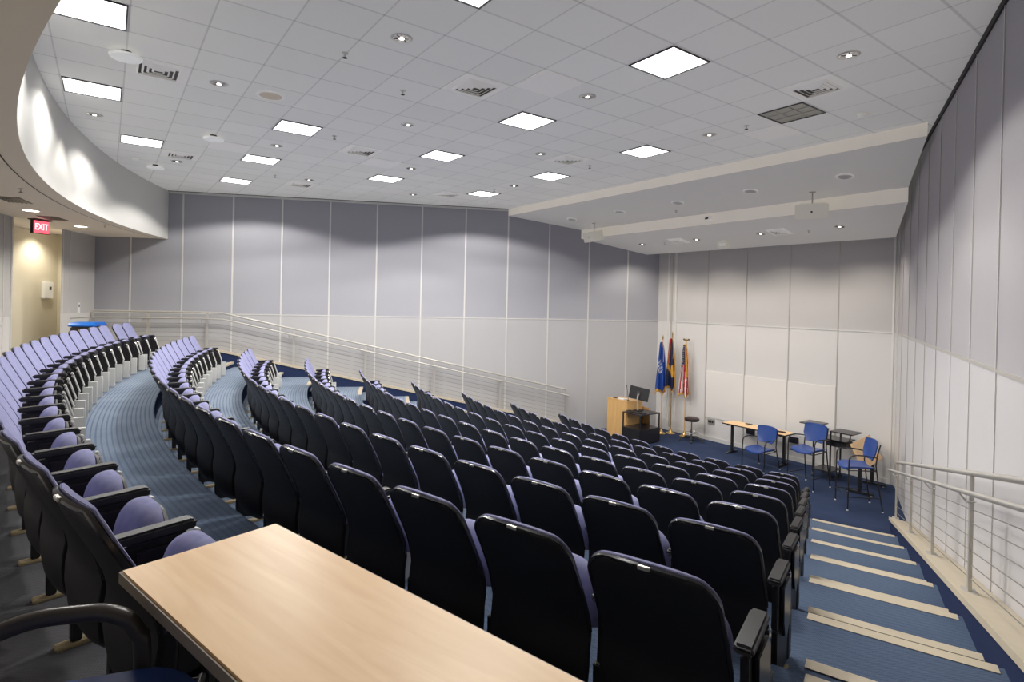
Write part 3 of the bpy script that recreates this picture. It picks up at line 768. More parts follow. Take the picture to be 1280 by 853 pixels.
# wall sockets on the front wall
for (x, z, mt, lb) in ((-8.86, EYE - 3.03, 'alu', 'metal wall plate low on the front wall by the stool'), (-7.75, EYE - 3.07, 'tablet', 'dark wall box low on the front wall behind the folding table'), (-6.68, EYE - 3.05, 'tablet', 'dark wall box by the right end of the folding table')):
    o = empty('wall_plate', (x, DF - .012, z), 0, lb, 'wall plate'); b_ = MB(); b_.box(-.11, .11, -.015, .01, -.07, .07, mt); b_.build('plate', o, bevel=.004)
    b_ = MB()
    for i in (-1, 0, 1): b_.box(-.02 + .055 * i, .02 + .055 * i, -.021, -.014, -.03, .03, 'black')
    b_.build('sockets', o)

# flip-top table parked by the right wall
ft = empty('flip_top_table', (-4.84, 12.12, 0), math.radians(-82), 'maple flip-top table with its top tilted up, behind the tall right chair', 'table')
mt = Matrix.Translation((0, .0, .74)) @ Matrix.Rotation(math.radians(-62), 4, 'X')
b_ = MB(); b_.box(-.62, .62, -.25, .25, -.013, .013, 'maple', mt); b_.build('tabletop', ft, bevel=.004)
for sx in (-1, 1):
    l = MB(); lx = sx * .42; l.box(lx - .025, lx + .025, -.03, .03, .05, .70, 'darkmetal'); lg = l.build('leg', ft, bevel=.004)
    l = MB(); l.box(lx - .025, lx + .025, -.24, .24, .02, .055, 'darkmetal'); l.build('foot', lg, bevel=.004)
    for sy in (-1, 1): g_ = MB(); g_.lathe([(.014, 0), (.018, .005), (.012, .022)], 'chrome', (lx, sy * .2, 0), 10); g_.build('glide', lg)
l = MB(); l.box(-.42, .42, -.015, .015, .52, .56, 'darkmetal'); l.build('crossbar', ft, bevel=.003)

# rolling presentation cart
ct = empty('presentation_cart', (-5.62, 12.3, 0), 0, 'black rolling presentation cart with raised side shelves, behind the blue chairs', 'cart')
b_ = MB(); b_.box(-.24, .14, -.25, .25, .16, .185, 'tablet'); b_.build('base_shelf', ct, bevel=.004)
for (x, y, z1) in ((-.22, .22, 1.06), (.12, -.22, 1.0), (.12, .22, 1.0), (-.22, -.22, .78)):
    b_ = MB(); b_.box(x - .014, x + .014, y - .014, y + .014, .10, z1, 'darkmetal'); b_.build('post', ct, bevel=.003)
b_ = MB(); b_.box(-.24, .40, -.20, .24, .82, .842, 'tablet'); b_.build('middle_shelf', ct, bevel=.004)
b_ = MB(); b_.box(.02, .38, -.17, .17, .70, .80, 'black'); b_.build('drawer_box', ct, bevel=.006)
b_ = MB(); b_.box(-.54, -.14, -.20, .24, 1.06, 1.082, 'tablet'); b_.build('raised_shelf', ct, bevel=.004)
b_ = MB(); b_.box(.10, .54, -.24, .20, 1.0, 1.022, 'tablet'); b_.build('raised_shelf', ct, bevel=.004)
b_ = MB(); b_.tube([(.38, .0, .82), (.40, 0, .9), (.40, 0, 1.0)], .012, 'darkmetal'); b_.build('shelf_stem', ct)
for (x, y) in ((-.22, .22), (.12, -.22), (.12, .22), (-.22, -.22)):
    b_ = MB(); b_.tube([(x - .014, y, .045), (x + .014, y, .045)], .042, 'rubber', 14); b_.box(x - .02, x + .02, y - .012, y + .012, .05, .11, 'chrome'); b_.build('caster', ct)

# round rolling stool
so = empty('rolling_stool', (-9.10, 12.40, 0), 0, 'round dark-seated rolling stool beside the flags', 'stool')
b_ = MB(); b_.lathe([(.02, .52), (.16, .525), (.185, .54), (.192, .565), (.185, .60), (.15, .615), (.02, .618)], 'vinyl', n=28); b_.build('seat', so)
b_ = MB(); b_.lathe([(.026, .10), (.026, .30), (.016, .30), (.016, .53)], 'chrome', n=12); b_.build('gas_column', so)
b_ = MB(); b_.tube([(.16 * math.cos(2 * PI * k / 24), .16 * math.sin(2 * PI * k / 24), .22) for k in range(25)], .009, 'chrome', 6, False)
for k in range(3): b_.tube([(0, 0, .22), (.16 * math.cos(k * 2.1), .16 * math.sin(k * 2.1), .22)], .006, 'chrome', 6)
b_.build('foot_ring', so)
for k in range(5):
    a_ = k * 2 * PI / 5 + .3; ca, sa = math.cos(a_), math.sin(a_)
    b_ = MB(); b_.tube([(0, 0, .11), (.15 * ca, .15 * sa, .095), (.29 * ca, .29 * sa, .07)], [.028, .020, .014], 'black', 8); lg = b_.build('leg', so)
    b_ = MB(); b_.tube([(.29 * ca - .022 * sa, .29 * sa + .022 * ca, .029), (.29 * ca + .022 * sa, .29 * sa - .022 * ca, .029)], .028, 'rubber', 12); b_.build('caster', lg)

# ------------------------------------------------------------------ flags
def flag(x, y, polez, label, style, rot=0.):
    f = empty('flag', (x, y, 0), rot, label, 'flag', 'flags on floor stands')
    b_ = MB(); b_.lathe([(.01, 0), (.125, .0), (.13, .015), (.10, .035), (.06, .05), (.035, .10), (.022, .14), (.018, .16)], 'brass', n=24); b_.build('stand', f)
    b_ = MB(); b_.tube([(0, 0, .1), (0, 0, polez)], .014, 'oak' if style != 'state' else 'brass', 10); b_.build('pole', f)
    b_ = MB()
    if style == 'us':   # eagle finial: body with two raised wings
        b_.lathe([(.012, 0), (.02, .01), (.012, .03), (.018, .05), (.012, .08)], 'brass', (0, 0, polez), 10)
        for sx in (-1, 1): b_.add([(0, 0, polez + .035), (sx * .05, 0, polez + .085), (sx * .095, 0, polez + .07), (sx * .075, 0, polez + .035), (sx * .03, .006, polez + .02), (0, .008, polez + .02)], [(0, 1, 2, 3, 4, 5), (5, 4, 3, 2, 1, 0)], 'brass')
    else: b_.lathe([(.012, 0), (.02, .008), (.010, .02), (.022, .05), (.014, .09), (.002, .14)], 'brass', (0, 0, polez), 10)
    b_.build('finial', f)
    # draped cloth, folded vertically around the pole
    nz_, nu = 46, 30; ztop = polez - .06; Lc = 1.50; vs = []; fs = []; cols = []
    def uvcol(u, v):
        if style == 'us':
            if v < .015 or v > .955 or u > .975: return 'flaggold'
            if .60 < u < .80 and v < .62: return 'flaggold' if u > .66 else 'flagred'
            if v < .46 - .14 * u and u < .62:
                i, j_ = int(u * 30), int(v * 46)
                return 'flagwhite' if (i % 3 == 1 and j_ % 2 == 0) else 'flagnavy'
            return 'flagred' if int((u * 7.2 + v * 1.6)) % 2 == 0 else 'flagwhite'
        if style == 'blue':
            if v > .93 - .10 * abs(u - .35) and v < 1: return 'flaggold' if v > .955 - .10 * abs(u - .35) else 'flagblue'
            if .34 < v < .64 and .12 < u < .70:
                h_ = math.sin(u * 41 + v * 23) * math.sin(v * 61 - u * 17)
                d_ = ((u - .4) / .26) ** 2 + ((v - .49) / .14) ** 2
                if d_ < 1 and h_ > .05: return 'flagwhite'
            return 'flagblue'
        if v > .95: return 'flaggold'
        if v < .50 and u < .55 - .25 * v: return 'flagred' if int(u * 9) % 2 == 0 else 'flaggold' if v > .12 else 'flagred'
        if abs(v - (.50 + .25 * u)) < .055: return 'flaggold'
        if .50 < v < .66 and .55 < u < .75: return 'flaggold'
        if u > .88: return 'flaggold'
        return 'flagnavy'
    for j_ in range(nz_ + 1):
        v = j_ / nz_
        for i in range(nu + 1):
            u = i / nu; spread = .035 + .115 * v ** .6; amp = .012 + .045 * v ** .8
            xx = -.03 + (u - .5) * 2 * spread + .012 * math.sin(v * 5 + u * 6); yy = amp * math.sin(u * PI * 5 + v * 1.2) - .02 - .02 * v
            drop = Lc * (1 - .10 * abs(math.sin(u * PI * 1.5 + .3)))
            vs.append((xx, yy, ztop - v * drop))
    for j_ in range(nz_):
        for i in range(nu):
            a_ = j_ * (nu + 1) + i; fs.append((a_, a_ + 1, a_ + nu + 2, a_ + nu + 1)); cols.append(uvcol((i + .5) / nu, (j_ + .5) / nz_))
    mb = MB(); mb.v = vs
    for fc, cm in zip(fs, cols): mb.f.append(list(fc)); mb.m.append(mb.mi(cm)); mb.sm.append(True)
    cl = mb.build('cloth', f, recalc=False)
    md = cl.modifiers.new('thick', 'SOLIDIFY'); md.thickness = .003
    b_ = MB(); b_.tube([(0.01, -.03, ztop), (.035, -.06, ztop - .3), (.03, -.07, ztop - .55)], .006, 'flaggold', 6); b_.build('cord', f)
flag(-10.06, 12.36, EYE - .96, 'blue flag with white emblem, nearest the lectern', 'blue', R_(35))
flag(-9.93, 12.60, EYE - .86, 'red, gold and navy flag, middle of the three', 'state', R_(35))
flag(-9.52, 12.66, EYE - .98, 'striped red and white flag with star field, nearest the stool', 'us', R_(35))

# ------------------------------------------------------------------ lectern, desk, monitor, microphone
le = empty('lectern', (-10.42, 11.3, 0), 0, 'honey oak lectern standing left of the black equipment desk', 'lectern')
b_ = MB(); b_.box(-.35, .35, -.30, -.275, 0, .99, 'oak'); b_.build('front_panel', le, bevel=.003)
for sx in (-1, 1): b_ = MB(); b_.box(sx * .35 - .0125, sx * .35 + .0125, -.28, .28, 0, .985, 'oak'); b_.build('side_panel', le, bevel=.003)
b_ = MB(); b_.prism([(-.31, .985), (-.31, 1.005), (.30, .965), (.30, .945)], -.37, .37, 'x', 'oak'); b_.build('top', le, bevel=.003)
b_ = MB(); b_.box(-.33, .33, -.27, .27, .5, .52, 'oak'); b_.build('shelf', le)
b_ = MB(); b_.box(-.36, .34, .41, .435, .0, .80, 'oak'); b_.box(-.36, -.335, .27, .42, 0, .80, 'oak'); b_.box(.31, .335, .27, .42, 0, .80, 'oak'); b_.build('return_panel', le, bevel=.003)
for (x, y, w, d, h_, mt, nm, lb, cat) in ((-10.60, 11.12, .14, .05, .02, 'black', 'eyeglass_case', 'small dark case lying on top of the lectern', 'case'), (-10.36, 11.15, .22, .16, .025, 'paper', 'paper_stack', 'small stack of pale papers on top of the lectern', 'paper')):
    b_ = MB(); b_.box(-w / 2, w / 2, -d / 2, d / 2, 0, h_, mt); o = b_.build(nm, None, bevel=.003, loc=(x, y, .998), rotz=.1); o.rotation_euler = (-.065, 0, .1); tag(o, lb, cat)
mi = empty('gooseneck_microphone', (-10.12, 11.10, 1.003), 0, 'thin black gooseneck microphone on the lectern', 'microphone')
b_ = MB(); b_.lathe([(.03, 0), (.03, .012), (.01, .02)], 'black'); b_.build('base', mi)
b_ = MB(); b_.tube([(0, 0, .015), (-.03, .02, .12), (-.08, .05, .24), (-.13, .08, .34)], .006, 'black', 6); b_.build('neck', mi)
b_ = MB(); b_.tube([(-.13, .08, .34), (-.15, .09, .38)], .011, 'black', 8); b_.build('capsule', mi)
dk = empty('equipment_desk', (-9.77, 11.2, 0), 0, 'black equipment desk with open frame and lower cabinet beside the lectern', 'desk')
b_ = MB(); b_.box(-.30, .31, -.37, .38, .735, .76, 'tablet'); b_.build('desktop', dk, bevel=.003)
for (x, y) in ((-.28, -.35), (.295, -.35), (-.28, .36), (.295, .36)): b_ = MB(); b_.box(x - .014, x + .014, y - .014, y + .014, .38, .736, 'darkmetal'); b_.build('leg', dk)
b_ = MB(); b_.box(-.31, -.07, .42, .445, 0, .80, 'oak'); b_.box(-.28, -.1, .37, .43, .70, .735, 'oak'); b_.build('back_panel', dk, bevel=.003)['label'] = 'oak back panel'
cbn = MB(); cbn.box(-.30, .31, -.37, .38, .03, .38, 'tablet'); cb_ = cbn.build('cabinet', dk, bevel=.003)
for sx in (-1, 1): b_ = MB(); b_.box(.005 - .15 + sx * .15, .005 + .15 + sx * .15 - .006, -.382, -.368, .05, .36, 'black'); b_.build('door', cb_, bevel=.003)
b_ = MB(); b_.box(-.28, .29, -.35, .36, 0, .03, 'black'); b_.build('plinth', dk)
mo = empty('monitor', (-9.93, 11.30, .762), R_(12), 'black flat monitor on a desk stand, its back to the seats', 'monitor')
mt = Matrix.Translation((0, 0, .44)) @ Matrix.Rotation(R_(6), 4, 'Y') @ Matrix.Rotation(R_(-8), 4, 'X')
b_ = MB(); b_.box(-.28, .28, -.02, .012, -.165, .165, 'black', mt); b_.build('housing', mo, bevel=.006)
b_ = MB(); b_.box(-.268, .268, .012, .014, -.155, .155, 'screen', mt); b_.build('screen', mo)
b_ = MB(); b_.box(-.05, .05, -.045, -.018, -.05, .05, 'rubber', mt); b_.tube([(0, -.04, .43), (0, -.075, .34), (0, -.07, .22), (0, -.06, .02)], .022, 'steel', 8); b_.build('arm', mo, bevel=0)
b_ = MB(); b_.box(-.10, .10, -.15, .05, 0, .018, 'black'); b_.build('base', mo, bevel=.004)
cbx = MB(); pts = [(-9.98, 10.90, .775)]
for k in range(26): pts.append((-9.99 + .035 * math.sin(k * 1.3) + .001 * k, 10.98 + .06 * math.cos(k * .9), .776 + .02 * math.sin(k * .7) ** 2))
cbx.tube(pts, .008, 'rubber', 6); tag(cbx.build('cable_tangle'), 'tangle of black cables lying on the near corner of the desk', 'cable')
kb = MB(); kb.box(-.22, .22, -.07, .07, 0, .02, 'black'); tag(kb.build('keyboard', None, bevel=.004, loc=(-9.71, 11.02, .761), rotz=.1), 'black keyboard lying on the equipment desk', 'keyboard')

# ------------------------------------------------------------------ ceiling fixtures
def cell(a, b): return (OX - (b + .5) * T, OY + (a + .5) * T)
LIGHTS = [(-4, 0), (-4, 4), (-3, 8), (0, -4), (0, 4), (0, 8), (0, 12), (4, 8), (4, 4), (4, 0), (4, -4), (8, 8), (8, 4), (8, 0), (8, -4)]
M['diffuser'] = emis('lit_diffuser', (1.0, .985, .96), 2.6)
M['louver'] = emis('lit_louver', (.93, .92, .92), .86)
M['unlit'] = flat('unlit_louvre', (.42, .42, .36), .4, metal=.3)
def make_troffer(lit):
    t_ = empty('ceiling_light', (0, 0, 0)); h = T / 2 - .012
    f = MB()
    for (a0, a1, b0, b1) in ((-h, h, -h, -h + .014), (-h, h, h - .014, h), (-h, -h + .014, -h, h), (h - .014, h, -h, h)): f.box(a0, a1, b0, b1, -.012, .0, 'tablet')
    f.build('frame', t_)
    d_ = MB(); d_.box(-h + .014, h - .014, -h + .014, h - .014, -.004, -.001, 'diffuser' if lit else 'unlit'); d_.build('diffuser', t_)
    l_ = MB()
    for k in range(1, 3): 
        p = -h + .014 + (2 * h - .028) * k / 3
        l_.box(p - .006, p + .006, -h + .016, h - .016, -.010, -.0045, 'louver' if lit else 'steel'); l_.box(-h + .016, h - .016, p - .006, p + .006, -.011, -.0046, 'louver' if lit else 'steel')
    l_.build('louver', t_)
    return t_
tro = make_troffer(True); names_a = {-4: 'over the back row', -3: 'over the back row', 0: 'over the upper rows', 4: 'over the middle rows', 8: 'nearest the stage beam'}
for i, (a_, b__) in enumerate(LIGHTS):
    if (a_, b__) == (8, -4):
        o = make_troffer(False); o['label'] = 'unlit square ceiling light with dull louvers near the right wall'; o['category'] = 'ceiling light'
    else:
        o = tro if i == 0 else copy_tree(tro)
        col = {12: 'fifth column from the right wall', 8: 'fourth column from the right wall', 4: 'third column from the right wall', 0: 'second column from the right wall', -4: 'column nearest the right wall'}[b__]
        o['label'] = 'lit square ceiling light %s, %s' % (names_a[a_], col); o['category'] = 'ceiling light'
    o['group'] = 'square ceiling lights'
    x, y = cell(a_, b__); o.location = (x, y, HC - .0005)
def make_vent():
    v_ = empty('ceiling_vent', (0, 0, 0)); h = T / 2 - .012
    f = MB(); f.box(-h, h, -h, h, -.006, 0, 'fixture'); f.box(-.2, .2, -.2, .2, -.0075, -.005, 'slot'); f.build('face_plate', v_)
    for k in range(4):
        r_ = .205 - k * .048; s = MB()
        for (dx, dy) in ((1, 0), (-1, 0), (0, 1), (0, -1)):
            w = .020
            if dx: vs = [(dx * r_, -r_, -.010), (dx * r_, r_, -.010), (dx * (r_ - w), r_ - w, -.028), (dx * (r_ - w), -r_ + w, -.028)]
            else: vs = [(-r_, dy * r_, -.010), (r_, dy * r_, -.010), (r_ - w, dy * (r_ - w), -.028), (-r_ + w, dy * (r_ - w), -.028)]
            s.add(vs + [(a, b, c + .003) for a, b, c in vs], [(0, 1, 2, 3), (7, 6, 5, 4), (0, 4, 5, 1), (1, 5, 6, 2), (2, 6, 7, 3), (3, 7, 4, 0)], 'fixture')
        s.build('louver', v_)
    return v_
VENTS = [(-3, 2), (2, -1), (2, 5), (2, 11), (-2, 9), (7, 9), (7, 2), (7, -5)]
VL = ['above the back row beside the oval access point', 'between the lit panels near mid ceiling', 'left of the pale blank tile over the middle rows', 'close to the left wall above the railing', 'near the curved bulkhead', 'at the far left near the stage beam', 'right of the downlight near the stage beam', 'beside the unlit light near the right wall']
vt = make_vent()
for i, (a_, b__) in enumerate(VENTS):
    o = vt if i == 0 else copy_tree(vt); x, y = cell(a_, b__); o.location = (x, y, HC - .0005)
    tag(o, 'square louvered ceiling vent ' + VL[i], 'vent', 'ceiling vents')
def make_down(lit):
    d_ = empty('downlight', (0, 0, 0))
    f = MB(); n = 24; R0_, R1_ = .085, .105
    f.add([(R0_ * math.cos(2 * PI * k / n), R0_ * math.sin(2 * PI * k / n), -.006) for k in range(n)] + [(R1_ * math.cos(2 * PI * k / n), R1_ * math.sin(2 * PI * k / n), -.001) for k in range(n)],
          [(k, (k + 1) % n, n + (k + 1) % n, n + k) for k in range(n)], 'alu', True); f.build('trim_ring', d_, recalc=False)
    c_ = MB(); pr = [(.085, -.006), (.080, -.0055), (.05, -.0045), (.02, -.004)]
    c_.lathe(pr, 'chrome', n=24); c_.build('reflector', d_)
    b_ = MB(); b_.lathe([(.010, -.012), (.026, -.012), (.026, -.006)], 'lamp', n=16); b_.build('lamp', d_)
    b_ = MB()
    for k in range(5): a_ = k * PI / 5 + .2; b_.box(-.075, .075, -.004, .004, -.0085, -.006, 'gap' if k % 2 else 'alu', Matrix.Rotation(a_, 4, 'Z'))
    b_.build('baffle', d_)
    return d_
M['lamp'] = emis('downlight_lamp', (1, .95, .88), 3.0)
DOWN = [(0, -2), (-2, 2), (-4, 6), (2, 2), (0, 6), (-2, 10), (2, 10), (4, 6), (6, 10), (4, -2), (6, 2), (8, 6), (6, -6), (8, -2)]
DLab = ['nearest the camera above the middle rows', 'above the back row left of the round speaker', 'over the curved bulkhead at far left', 'in mid ceiling above the middle rows', 'left of the lit panel over the upper rows', 'by the small vent near the bulkhead', 'beside the vent above the left railing', 'left of centre over the middle rows', 'closest to the left wall near the stage', 'right of the pale blank tile', 'over the front rows at mid ceiling', 'by the beam at far left', 'nearest the right wall', 'near the stage beam right of centre']
dn = make_down(True)
for i, (a_, b__) in enumerate(DOWN):
    o = dn if i == 0 else copy_tree(dn); x, y = cell(a_, b__); o.location = (x, y, HC - .0005)
    tag(o, 'round chrome downlight ' + DLab[i], 'downlight', 'round downlights in the tile ceiling')
SO = lambda y, s: (EYE + 2.33 - (y - 8.85) * .3 / 1.93) if s == 1 else (EYE + 1.79 - (y - 10.75) * .37 / 1.8)
sd = None
for i, x in enumerate((-4.35, -6.02, -7.69, -9.35, -11.04)):
    if sd is None:
        o = sd = empty('soffit_downlight', (0, 0, 0))
        b_ = MB(); b_.lathe([(.02, -.0), (.135, -.0), (.135, -.012), (.12, -.018), (.02, -.010)], 'fixture', n=28); b_.build('trim_ring', o)
        b_ = MB(); b_.lathe([(.01, -.021), (.09, -.021), (.105, -.017)], 'bulk', n=28); b_.build('lens', o)
    else: o = copy_tree(sd)
    o.location = (x, 9.82, SO(9.82, 1)); o.rotation_euler = (-math.atan(.155), 0, 0)
    tag(o, 'flat white round downlight in the first stage soffit, %s from the right' % ORD[i], 'downlight', 'white downlights in the stage soffit')
for i, x in enumerate((-5.23, -6.87, -8.53, -10.24)):
    o = copy_tree(dn); o.location = (x, 11.64, SO(11.64, 2)); o.rotation_euler = (-math.atan(.205), 0, 0)
    tag(o, 'small chrome downlight in the lower stage soffit, %s from the right' % ORD[i], 'downlight', 'chrome downlights in the lower stage soffit')
for i, x in enumerate((-6.44, -9.05)):
    o = copy_tree(vt); o.location = (x, 11.62, SO(11.62, 2) - .002); o.rotation_euler = (-math.atan(.205), 0, 0); o.scale = (.72, .72, 1)
    tag(o, 'small vent in the lower stage soffit, %s' % ('right one' if i == 0 else 'left one'), 'vent', 'vents in the stage soffit')
# blank access tiles
for i, (a_, b__) in enumerate(((3, -2), (-1, 7), (3, 6), (9, 5), (9, -3))):
    x, y = cell(a_, b__); b_ = MB(); h = T / 2 - .01; b_.box(-h, h, -h, h, -.008, 0, 'fixture'); o = b_.build('access_panel', None, bevel=.002, loc=(x, y, HC - .0005))
    tag(o, 'smooth pale access tile ' + ['in mid ceiling left of the downlight', 'beside the small oval access point', 'over the middle rows left of centre', 'next to the beam at left', 'by the unlit light at the beam'][i], 'ceiling tile', 'smooth access tiles')
# access points, speaker, detectors, sprinklers
for i, (x, y) in enumerate(((-7.13, .13), (-9.96, 1.33), (-12.99, .74))):
    o = empty('wifi_access_point', (x, y, HC), .4, 'white oval wireless access point on the ceiling, ' + ['nearest the camera', 'middle of three', 'smallest, by the bulkhead'][i], 'access point', 'wireless access points')
    b_ = MB(); b_.lathe([(.05, -.03), (.135, -.045), (.15, -.055), (.14, -.075), (.08, -.085), (.01, -.087)], 'apwhite', n=28); b_.build('housing', o)
    b_ = MB(); b_.lathe([(.03, 0), (.05, -.001), (.05, -.045), (.03, -.046)], 'tablet', n=14); b_.build('mount', o)
o = empty('ceiling_speaker', (-7.51, 1.63, HC), 0, 'round beige ceiling speaker grille above the upper rows', 'speaker')
b_ = MB(); b_.lathe([(.1, -.001), (.165, -.001), (.165, -.010), (.15, -.014), (.13, -.012)], 'fixture', n=32); b_.build('ring', o)
b_ = MB(); b_.lathe([(.01, -.016), (.10, -.015), (.135, -.012)], 'lowceil', n=32); b_.build('grille', o)
for i, (x, y) in enumerate(((-12.56, .4), (-3.28, 7.84), (-11.81, 7.75))):
    o = empty('smoke_detector', (x, y, HC), 0, 'small round cream smoke detector ' + ['near the curved bulkhead', 'by the right wall near the beam', 'at far left near the beam'][i], 'smoke detector', 'smoke detectors')
    b_ = MB(); b_.lathe([(.02, 0), (.07, 0), (.07, -.012), (.03, -.012)], 'speaker', n=20); b_.build('base', o)
    b_ = MB(); b_.lathe([(.06, -.012), (.055, -.03), (.045, -.045), (.01, -.05)], 'fixture', n=20); b_.build('cover', o)
def sprinkler(x, y, z, lb):
    o = empty('sprinkler', (x, y, z), 0, lb, 'sprinkler', 'ceiling sprinklers')
    b_ = MB(); b_.lathe([(.01, 0), (.035, 0), (.03, -.008), (.008, -.01), (.008, -.045), (.01, -.046)], 'alu', n=12); b_.build('body', o)
    b_ = MB(); b_.lathe([(.005, -.046), (.024, -.048), (.024, -.051), (.005, -.052)], 'gap', n=12); b_.build('deflector', o)
for (x, y), lb in zip([(-6.31, 2.86), (-5.73, 1.95), (-8.75, 2.84), (-4.48, 7.17), (-7.55, 7.12), (-12.37, 2.8), (-10.56, 7.05)],
    ['below the large vent in mid ceiling', 'just above the lit panel over the upper rows', 'by the vent over the middle rows', 'by the unlit light', 'right of the vent near the stage beam', 'above the left railing', 'by the far left lights near the beam']): sprinkler(x, y, HC, 'small metal sprinkler head ' + lb)
sprinkler(-9.78, -.93, ZL, 'small sprinkler head under the low rear ceiling, nearer one'); sprinkler(-13.72, -.04, ZL, 'small sprinkler head under the low rear ceiling near the bulkhead edge')
sprinkler(-5.86, 11.71, SO(11.71, 2), 'sprinkler head in the lower stage soffit at right'); sprinkler(-9.5, 11.65, SO(11.65, 2), 'sprinkler head in the lower stage soffit at left'); sprinkler(-8.1, 10.3, SO(10.3, 1), 'sprinkler head in the first stage soffit')

# hanging loudspeakers at the stage beam
for i, (x, y, s_) in enumerate(((-5.13, 10.35, 1.0), (-10.75, 10.35, 1.0))):
    zt = SO(y, 1); o = empty('hanging_loudspeaker', (x, y, zt), R_(24 if i == 0 else -10), 'cream wedge loudspeaker hanging from the beam at %s' % ('right' if i == 0 else 'left'), 'loudspeaker', 'hanging loudspeakers')
    b_ = MB(); b_.tube([(0, 0, 0), (0, 0, -.20)], .012, 'steel', 8); b_.lathe([(.01, 0), (.06, 0), (.05, -.015)], 'steel', n=14); b_.build('hanger', o)
    mt = Matrix.Translation((0, 0, -.34)) @ Matrix.Rotation(R_(14), 4, 'X')
    b_ = MB(); b_.prism([(-.27, -.16), (.27, -.16), (.20, .16), (-.20, .16)], -.13, .13, 'z', 'speaker', mt); b_.build('cabinet', o, bevel=.01)
    b_ = MB(); b_.box(-.25, .25, -.172, -.158, -.11, .11, 'speaker', mt); g_ = b_.build('grille', o, bevel=.004)
    mm = mt @ Matrix.Translation((0, -.173, 0)) @ Matrix.Rotation(PI / 2, 4, 'X')
    b_ = MB(); vs = [mm @ Vector((.018 * math.cos(t * PI / 6), .018 * math.sin(t * PI / 6), .001)) for t in range(12)]; b_.add(vs, [list(range(12))], 'gap'); b_.build('badge', g_)
o = empty('ceiling_camera', (-7.5, 10.70, EYE + 1.93), 0, 'small white bracket camera fixed on the stage beam', 'camera')
b_ = MB(); b_.box(-.05, .05, -.10, .02, -.05, .03, 'fixture'); b_.build('bracket', o, bevel=.006); b_ = MB(); b_.tube([(0, -.1, -.02), (0, -.16, -.04)], .022, 'black', 12); b_.build('lens', o)
o = empty('ceiling_projector_sensor', (-7.95, 11.9, SO(11.9, 2)), .3, 'cream boxy wall unit hanging under the lower stage soffit', 'sensor')
b_ = MB(); b_.box(-.13, .13, -.12, .12, -.17, -.03, 'speaker'); b_.build('housing', o, bevel=.02); b_ = MB(); b_.box(-.05, .05, -.05, .05, -.03, 0, 'fixture'); b_.build('mount', o); b_ = MB(); b_.box(-.07, .07, -.125, -.118, -.14, -.07, 'fixture'); b_.build('face', o, bevel=.004)

# ------------------------------------------------------------------ rear corner: exit sign, plates, bin, slots
ex = empty('exit_sign', (-13.70, -1.02, ZL), R_(-46), 'red lit EXIT sign hanging under the low rear ceiling', 'exit sign')
b_ = MB(); b_.box(-.16, .16, -.09, .09, -.02, 0, 'black'); b_.build('canopy', ex, bevel=.003)
b_ = MB(); b_.box(-.155, .155, -.035, .03, -.27, -.02, 'black'); b_.build('housing', ex, bevel=.004)
M['exitface'] = emis('exit_face', (1.0, .10, .14), 1.6); M['exitred'] = emis('exit_letters', (1.0, .62, .62), 2.2)
b_ = MB(); b_.box(-.145, .145, .0305, .033, -.26, -.035, 'exitface'); b_.build('face', ex)
def text_mesh(txt, size, mat, name, parent, mtx, ext=.002):
    cu = bpy.data.curves.new(name, 'FONT'); cu.body = txt; cu.size = size; cu.extrude = ext; cu.align_x = 'CENTER'; cu.align_y = 'CENTER'
    to = bpy.data.objects.new(name, cu); COL.objects.link(to); bpy.context.view_layer.update()
    me = bpy.data.meshes.new_from_object(to.evaluated_get(bpy.context.evaluated_depsgraph_get())); bpy.data.objects.remove(to)
    me.materials.clear(); me.materials.append(M[mat]); me.transform(mtx)
    o = bpy.data.objects.new(name, me); COL.objects.link(o); o.parent = parent; return o
text_mesh('EXIT', .17, 'exitred', 'lettering', ex, Matrix.Translation((0, .035, -.148)) @ Matrix.Rotation(PI, 4, 'Z') @ Matrix.Rotation(PI / 2, 4, 'X') @ Matrix.Scale(.72, 4, (1, 0, 0)))

def on_back(t_, r=RB, off=0.): x, y = polar(r - off, R_(t_), BX, BY); return x, y
x, y = on_back(-23.75, RB + .75); o = empty('wall_control_box', (x, y, EYE + .03), R_(-23.75), 'white square control box on the cream alcove wall', 'control box')
b_ = MB(); b_.box(-.17, .17, 0, .07, -.19, .19, 'white'); b_.build('cover', o, bevel=.01)
b_ = MB(); b_.box(-.09, -.01, .068, .075, .0, .08, 'rubber'); b_.build('keypad', o)
x, y = on_back(-23.25); o = empty('light_switch_plate', (x, y, EYE - .36), R_(-23.25), 'narrow white switch plate on the rear wall by the bin', 'switch')
b_ = MB(); b_.box(-.045, .045, 0, .012, -.12, .12, 'white'); b_.build('plate', o, bevel=.003); b_ = MB(); b_.box(-.014, .014, .012, .018, .02, .08, 'black'); b_.build('switch', o)
bn = empty('recycling_bin', (-14.55, -.30, TOPZ), R_(-20), 'dark bin with bright blue lid standing behind the back row', 'bin')
b_ = MB(); b_.prism([(-.24, 0), (.24, 0), (.28, .80), (-.28, .80)], -.20, .20, 'y', 'vinyl'); b_.build('body', bn, bevel=.02)
b_ = MB(); b_.prism([(-.31, .80), (.31, .80), (.31, .83), (.22, .88), (-.22, .88), (-.31, .83)], -.24, .24, 'y', 'binblue'); b_.build('lid', bn, bevel=.015)
